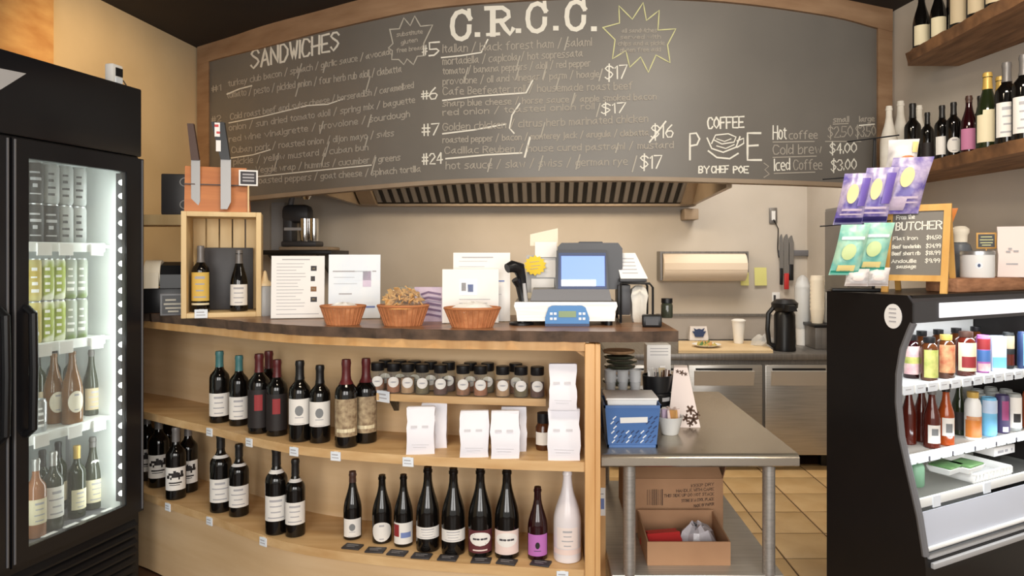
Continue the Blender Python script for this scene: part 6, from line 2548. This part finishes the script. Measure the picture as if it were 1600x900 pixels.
cyl('orange_bottle', 'white and orange labelled bottle on the cooler middle shelf', 1520, .085, z2, .030, .185, white_plastic, capsule_gold, [(bag_orange, .06, .42, 1.4), (lor, .42, .5, 1.2)], shape='jar')
cyl('blue_can', 'sky blue can on the cooler middle shelf', 1545, .085, z2, .029, .155, lcyan, None, [(lblue, .6, .93, 1.3)], 'can', 'can')
cyl('purple_can', 'dark can with red and violet marks on the cooler middle shelf', 1566, .09, z2, .027, .155, M('can_violet', (70, 60, 100), .4), None, [(lmag, .35, .85, .5), (paper_blue, .05, .18, .4)], 'can', 'can')
cyl('white_can', 'white can with a black spot on the cooler middle shelf', 1584, .085, z2, .028, .155, can_pale, None, [(lab_white, .1, .9, 1.3), (lab_black, .25, .48, .5)], 'can', 'can')
cyl('brown_can', 'brown and orange can at the right of the cooler middle shelf', 1609, .065, z2, .027, .155, sauce_orange, None, [(lor, .3, .9, 1.2)], 'can', 'can')
for k, px in enumerate((1530, 1551, 1572, 1592)):
    for r_, w in enumerate((.15, .21)):
        cyl('drink_can', 'silver topped can, %s row behind the %s in the cooler' % (('second', 'third')[r_], ('orange label bottle', 'sky blue can', 'violet marked can', 'black spot can')[k]), px - 3 * r_, w, z2, .026, .155, can_pale, None, None, 'can', 'can', group='rear cans on the cooler middle shelf')
# bottom shelf: green trays
cyl('green_tub', 'tall pale green tub at the end of the cooler bottom shelf', 1430, .12, z3, .032, .10, M('tub_green', (120, 160, 130), .4), white_plastic, None, 'tub')
for n, (px, w, dz, lb) in enumerate(((1478, .10, .036, 'sealed tray of green herbs, left one in the cooler'), (1508, .075, .036, 'sealed tray of green herbs, front one in the cooler'))):
    lx = csl(px, 740, w)[0]
    t = thing('herb_tray', lb, 'tray', cwd(lx, w, z3 + dz), cang + .1)
    mb = MB()
    mb.hexa([(-.05, -.035, 0), (.05, -.035, 0), (.05, .035, 0), (-.05, .035, 0)], [(-.06, -.045, .022), (.06, -.045, .022), (.06, .045, .022), (-.06, .045, .022)], white_plastic)
    mb.build('tray_body', t, 0)
    mb = MB()
    mb.box(-.05, .058, -.043, .043, .022, .030, food_green, .004)
    mb.build('herbs', t, .5)
lx = csl(1503, 740, .15)[0]
t = thing('white_crate', 'low white slotted crate under the herb trays in the cooler', 'crate', cwd(lx, .115, z3 + .0005), cang)
mb = MB()
mb.box(-.13, .12, -.09, .10, 0, .006, white_plastic)
mb.box(-.13, .12, .094, .10, 0, .036, white_plastic)
for i in range(12):
    x = -.13 + i * .0225
    mb.box(x, x + .010, -.09, -.084, .006, .030, white_plastic)
mb.box(-.13, .12, -.09, -.084, .028, .0355, white_plastic)
for x in (-.13, .114):
    mb.box(x, x + .006, -.084, .094, 0, .0355, white_plastic)
mb.build('crate_body', t, 0)
lx = csl(1560, 730, .14)[0]
t = thing('white_carton', 'long white carton with grey print on the cooler bottom shelf', 'carton', cwd(lx + .01, .15, z3 + .0365), cang)
mb = MB()
mb.box(-.075, .075, -.03, .08, 0, .036, paper, .003)
mb.build('carton_body', t, .5)
mb = MB()
for a, b in ((-.05, -.01), (.0, .02), (.045, .055)):
    mb.box(a, b, -.0312, -.0298, .012, .022, ink_light)
mb.build('printing', t, 0)
lx = csl(1563, 762, .03)[0]
mb = MB()
mb.lathe([(0, 0), (.018, 0), (.022, .008), (.014, .016), (0, .018)], sauce_brown, 14)
o = mb.build('dark_stopper', None)
o.location = cwd(csl(1562, 790, .03)[0], .03, .3525)
tag(o, 'small dark stopper lying on the cooler floor below the bottom shelf', 'stopper')

# ================================================================ ON TOP OF THE COOLER
def on_cool(px, w):
    return csl(px, 450, w)[0]


# chip rack
lx = on_cool(1352, .30)
base = cwd(.10, .30, CT)
t = thing('chip_rack', 'black wire rack with clipped chip bags on the drinks cooler', 'rack', base, -.2)
mb = MB()
mb.box(-.10, .10, -.04, .04, .0005, .012, black, .004)
mb.tube([(.06, 0, .01), (.06, 0, .42), (.065, 0, .60)], .006, black, 8)
mb.build('pole', t, .5)
for z, a, b in ((.585, -.04, .15), (.44, -.13, .20), (.255, -.14, .12), (.07, -.06, .10)):
    mb = MB()
    mb.tube([(a, -.012, z), (b, -.012, z + .02)], .003, black, 6)
    mb.build('rack_arm', t)


def chip(px0, px1, y0, y1, d, m, label, lean, panel, strip, extra=None):
    k = d / F
    xm = X((px0 + px1) / 2, d)
    t = thing('chip_bag', label, 'chip bag', (xm, d, Z(y1, d)), face(xm, d, .6), 'chip bags on the rack')
    w, h = (px1 - px0) * k / 2, (y1 - y0) * k
    rr = random.Random(int(px0))
    mb = MB()
    nu, nv = 9, 11
    for side in (-1, 1):
        vs, fs = [], []
        for j in range(nv + 1):
            v = j / nv
            for i in range(nu + 1):
                u = -1 + 2 * i / nu
                bulge = .024 * (1 - u ** 4) * math.sin(PI * min(1, max(0, (v - .06) / .88))) ** .6 if .06 < v < .94 else 0
                wr = rr.uniform(-.004, .004) if 0 < i < nu and 0 < j < nv else 0
                vs.append((u * w * (1 - .05 * math.sin(PI * v)) + lean * (v - .5) * h, side * (bulge + .001) + wr, v * h))
        for j in range(nv):
            for i in range(nu):
                o = j * (nu + 1) + i
                fs.append((o, o + 1, o + nu + 2, o + nu + 1))
        mb.add(vs, fs, m)
    mb.build('bag_body', t, 1.0)

    def on(u, v):
        f = .024 * (1 - u ** 4) * math.sin(PI * min(1, max(0, (v - .06) / .88))) ** .6 if .06 < v < .94 else 0
        return Vector((u * w * (1 - .05 * math.sin(PI * v)) + lean * (v - .5) * h, -f - .0068, v * h))
    mb = MB()
    u0, u1, v0, v1, mm = panel
    cu, cv, ru, rv = (u0 + u1) / 2, (v0 + v1) / 2, (u1 - u0) / 2, (v1 - v0) / 2
    vs = [on(cu, cv) + Vector((0, -.0012, 0))]
    for q in (1, 2, 3):
        vs += [on(cu + ru * q / 3 * math.cos(2 * PI * i / 20), cv + rv * q / 3 * math.sin(2 * PI * i / 20)) + Vector((0, -.0012, 0)) for i in range(20)]
    mb.add(vs, [(0, 1 + i, 1 + (i + 1) % 20) for i in range(20)]
           + [(1 + q * 20 + i, 21 + q * 20 + i, 21 + q * 20 + (i + 1) % 20, 1 + q * 20 + (i + 1) % 20) for q in (0, 1) for i in range(20)], mm)
    for u0, u1, v0, v1, mm in [strip] + (extra or []):
        n = 6
        vs = [on(u0 + (u1 - u0) * i / n, v0 + (v1 - v0) * j / n) for j in range(n + 1) for i in range(n + 1)]
        mb.add(vs, [(j * (n + 1) + i, j * (n + 1) + i + 1, (j + 1) * (n + 1) + i + 1, (j + 1) * (n + 1) + i) for j in range(n) for i in range(n)], mm)
    mb.build('print', t, 1.0)
    return t


ex = [(-.7, .75, .26, .30, bag_lilac), (-.75, .8, .18, .21, bag_lilac), (.30, .9, .35, .9, M('print_violet', (112, 92, 176), .35))]
chip(1312, 1354, 271, 351, 2.66, bag_purple, 'purple chip bag at the outer end of the rack top row', .22, (-.6, .2, .40, .78, bag_yellow), (-.95, .95, .01, .13, bag_navy), ex)
chip(1346, 1393, 262, 350, 2.66, bag_purple, 'purple chip bag in the middle of the rack top row', .22, (-.55, .15, .42, .80, bag_yellow), (-.95, .95, .01, .13, bag_navy), ex)
chip(1386, 1444, 246, 334, 2.70, bag_purple, 'purple chip bag nearest the shelves, above the chalk easel', .26, (-.45, .25, .46, .82, bag_yellow), (-.95, .2, .06, .30, bag_lilac), ex[:2])
ex = [(-.6, .6, .08, .2, bag_yellow), (-.8, .8, .70, .76, paper_blue)]
chip(1306, 1349, 351, 430, 2.62, bag_teal, 'teal chip bag at the outer end of the rack lower row', .24, (-.6, .4, .30, .62, M('print_limepale', (196, 214, 150), .4)), (-.95, .95, .01, .09, bag_green), ex)
chip(1344, 1388, 348, 424, 2.64, bag_teal, 'teal chip bag partly behind the chalk easel', .2, (-.6, .4, .30, .62, M('print_limepale', (196, 214, 150), .4)), (-.95, .95, .01, .09, bag_green), ex)
chip(1322, 1356, 420, 447, 2.62, bag_white, 'low white snack bag under the teal bags, outer one', .1, (-.5, .5, .3, .6, paper_pink), (-.9, .9, .02, .15, paper_pink))
chip(1354, 1388, 418, 447, 2.64, bag_white, 'low white snack bag under the teal bags, beside the easel', .1, (-.5, .5, .3, .6, paper_pink), (-.9, .9, .02, .15, paper_pink))
chip(1388, 1432, 218, 266, 2.80, bag_white, 'white and orange bag hanging highest on the rack', .1, (-.3, .9, .10, .45, bag_orange), (.55, .95, .55, .9, bag_yellow))
chip(1428, 1478, 326, 420, 2.80, bag_orange, 'orange bag peeking out behind the chalk easel', .3, (-.5, .5, .4, .7, bag_yellow), (-.9, .9, .02, .1, bag_orange))

# chalk easel
pos = Vector((X(1428, 2.64), 2.64, CT + .0005))
ea = thing('chalk_easel', 'small wooden a frame chalkboard with a meat price list', 'sign', pos, -math.radians(40))
ew, eh, lean = .112, .345, .25
mbs = []


def ep(u, v, off=0.0):
    """u across, v up along the leaning front"""
    return Vector((u, v * lean * .98 - off, v * .968))


def ebar(u0, u1, v0, v1, t0=0.0, t1=.014):
    mb = MB()
    mb.hexa([ep(u0, v0, t1), ep(u1, v0, t1), ep(u1, v0, t0), ep(u0, v0, t0)], [ep(u0, v1, t1), ep(u1, v1, t1), ep(u1, v1, t0), ep(u0, v1, t0)], easel_wood)
    return mb


ebar(-ew, -ew + .024, 0, eh).build('frame_side', ea, 0)
ebar(ew - .024, ew, 0, eh).build('frame_side', ea, 0)
ebar(-ew + .024, ew - .024, eh - .026, eh).build('frame_top', ea, 0)
ebar(-ew + .024, ew - .024, .045, .068).build('frame_bottom', ea, 0)
mb = MB()
mb.hexa([ep(-ew + .024, .068, .008), ep(ew - .024, .068, .008), ep(ew - .024, .068, .002), ep(-ew + .024, .068, .002)],
        [ep(-ew + .024, eh - .026, .008), ep(ew - .024, eh - .026, .008), ep(ew - .024, eh - .026, .002), ep(-ew + .024, eh - .026, .002)], slate)
mb.build('slate_panel', ea, 0)
for x0 in (-ew + .004, ew - .024):
    mb = MB()
    mb.hexa([(x0, .18, 0), (x0 + .02, .18, 0), (x0 + .02, .195, 0), (x0, .195, 0)], [(x0, .082, eh * .95), (x0 + .02, .082, eh * .95), (x0 + .02, .094, eh * .95), (x0, .094, eh * .95)], easel_wood)
    mb.build('rear_leg', ea, 0)
mb = MB()


def ef(u, v):
    return ep(u, v, .0095)


write(mb, 'From the', -.075, .288, -.012, .291, .016, .0035, ef, chalk, up=1)
write(mb, 'BUTCHER', -.074, .245, .082, .248, .030, .0048, ef, chalk, up=1)
for a, b, v in (('Flat iron', '$14.50', .205), ('Beef tenderloin', '$34.99', .172), ('Beef short rib', '$18.99', .145), ('Andouille', '$9.99', .115), ('sausage', '', .094)):
    write(mb, a, -.082 + (.018 if a == 'sausage' else 0), v, .015 + (-.012 if len(a) < 10 else 0), v + .002, .013, .0028, ef, chalk, up=1)
    if b:
        write(mb, b, .034, v + .002, .082, v + .003, .014, .0028, ef, chalk, up=1)
mb.build('chalk_lettering', ea, 0)

# wooden riser with a tin, a card and a white pack
lx0 = on_cool(1497, .035)
t = thing('wood_riser', 'weathered wooden plank lying on top of the drinks cooler', 'plank', cwd(0, 0, CT + .0005), cang)
mb = MB()
mb.box(lx0, CW_ + .02, .035, .165, 0, .052, rustic, .006)
o = mb.build('plank', t, .5)
o.data.materials[0] = M('riser_wood', (184, 132, 96), .7, c2=(136, 92, 64), scale=14, stretch=(1, 4, 4), detail=6, bump=.2)
RZ = CT + .053
lx = on_cool(1527, .10)
t = thing('white_tin', 'round white tin with a small blue emblem on the wooden plank', 'tin', cwd(lx, .10, RZ), -.45)
mb = MB()
mb.lathe([(0, 0), (.058, 0), (.06, .004), (.06, .094), (.058, .096)], white_plastic, 32)
mb.build('tin_body', t)
mb = MB()
mb.lathe([(0, .106), (.058, .106), (.0615, .103), (.0615, .090), (.06, .090)], can_silver, 32)
mb.build('lid', t)
mb = MB()
mb.disc_on_cyl(.0605, .048, .013, .22, paper_blue, 16, ring=2)
mb.disc_on_cyl(.061, .048, .007, .09, blue_dark, 10, ring=1)
mb.build('emblem', t)
lx = on_cool(1580, .075)
t = thing('white_pack', 'upright white paper pack at the far right of the plank', 'bag', cwd(lx, .075, RZ), -.5)
bag_mesh(.096, .06, .205, paper_pink, 14).build('paper_body', t, .5)
mb = MB()
for a, b, z in ((-.02, -.005, .10), (.005, .022, .102), (-.012, .0, .112), (-.02, .02, .05)):
    mb.box(a, b, -.034, -.0318, z, z + .006, ink_light)
mb.build('printing', t, 0)
lx = on_cool(1541, .155)
t = thing('small_sign', 'tiny black chalk sign in a gold frame on a stick', 'sign', cwd(lx, .155, RZ), -.45)
mb = MB()
mb.box(-.002, .002, -.002, .002, 0, .12, easel_wood)
mb.build('stick', t, 0)
mb = MB()
mb.box(-.036, .036, -.004, .004, .115, .182, easel_wood, .002)
mb.build('frame', t, .5)
mb = MB()
mb.box(-.029, .029, -.006, -.003, .122, .175, black)
for z, w in ((.162, .02), (.15, .024), (.138, .022), (.128, .016)):
    mb.box(-w, w, -.0068, -.0055, z, z + .004, chalk_yellow)
mb.build('panel', t, 0)
lx = on_cool(1506, .21)
t = thing('pump_jug', 'grey jug with a cream pump cap behind the white tin', 'jug', cwd(lx, .225, CT + .0005), -.3)
mb = MB()
mb.lathe([(0, 0), (.045, 0), (.048, .006), (.048, .15), (.036, .185), (.022, .195), (0, .195)], M('jug_grey', (98, 102, 108), .4), 22)
mb.build('jug_body', t)
mb = MB()
mb.lathe([(0, .195), (.026, .195), (.028, .225), (.034, .235), (.034, .25), (.02, .262), (0, .264)], paper_warm, 20)
mb.box(-.05, .02, -.014, .014, .238, .256, paper_warm, .005)
mb.build('pump_cap', t, .6)
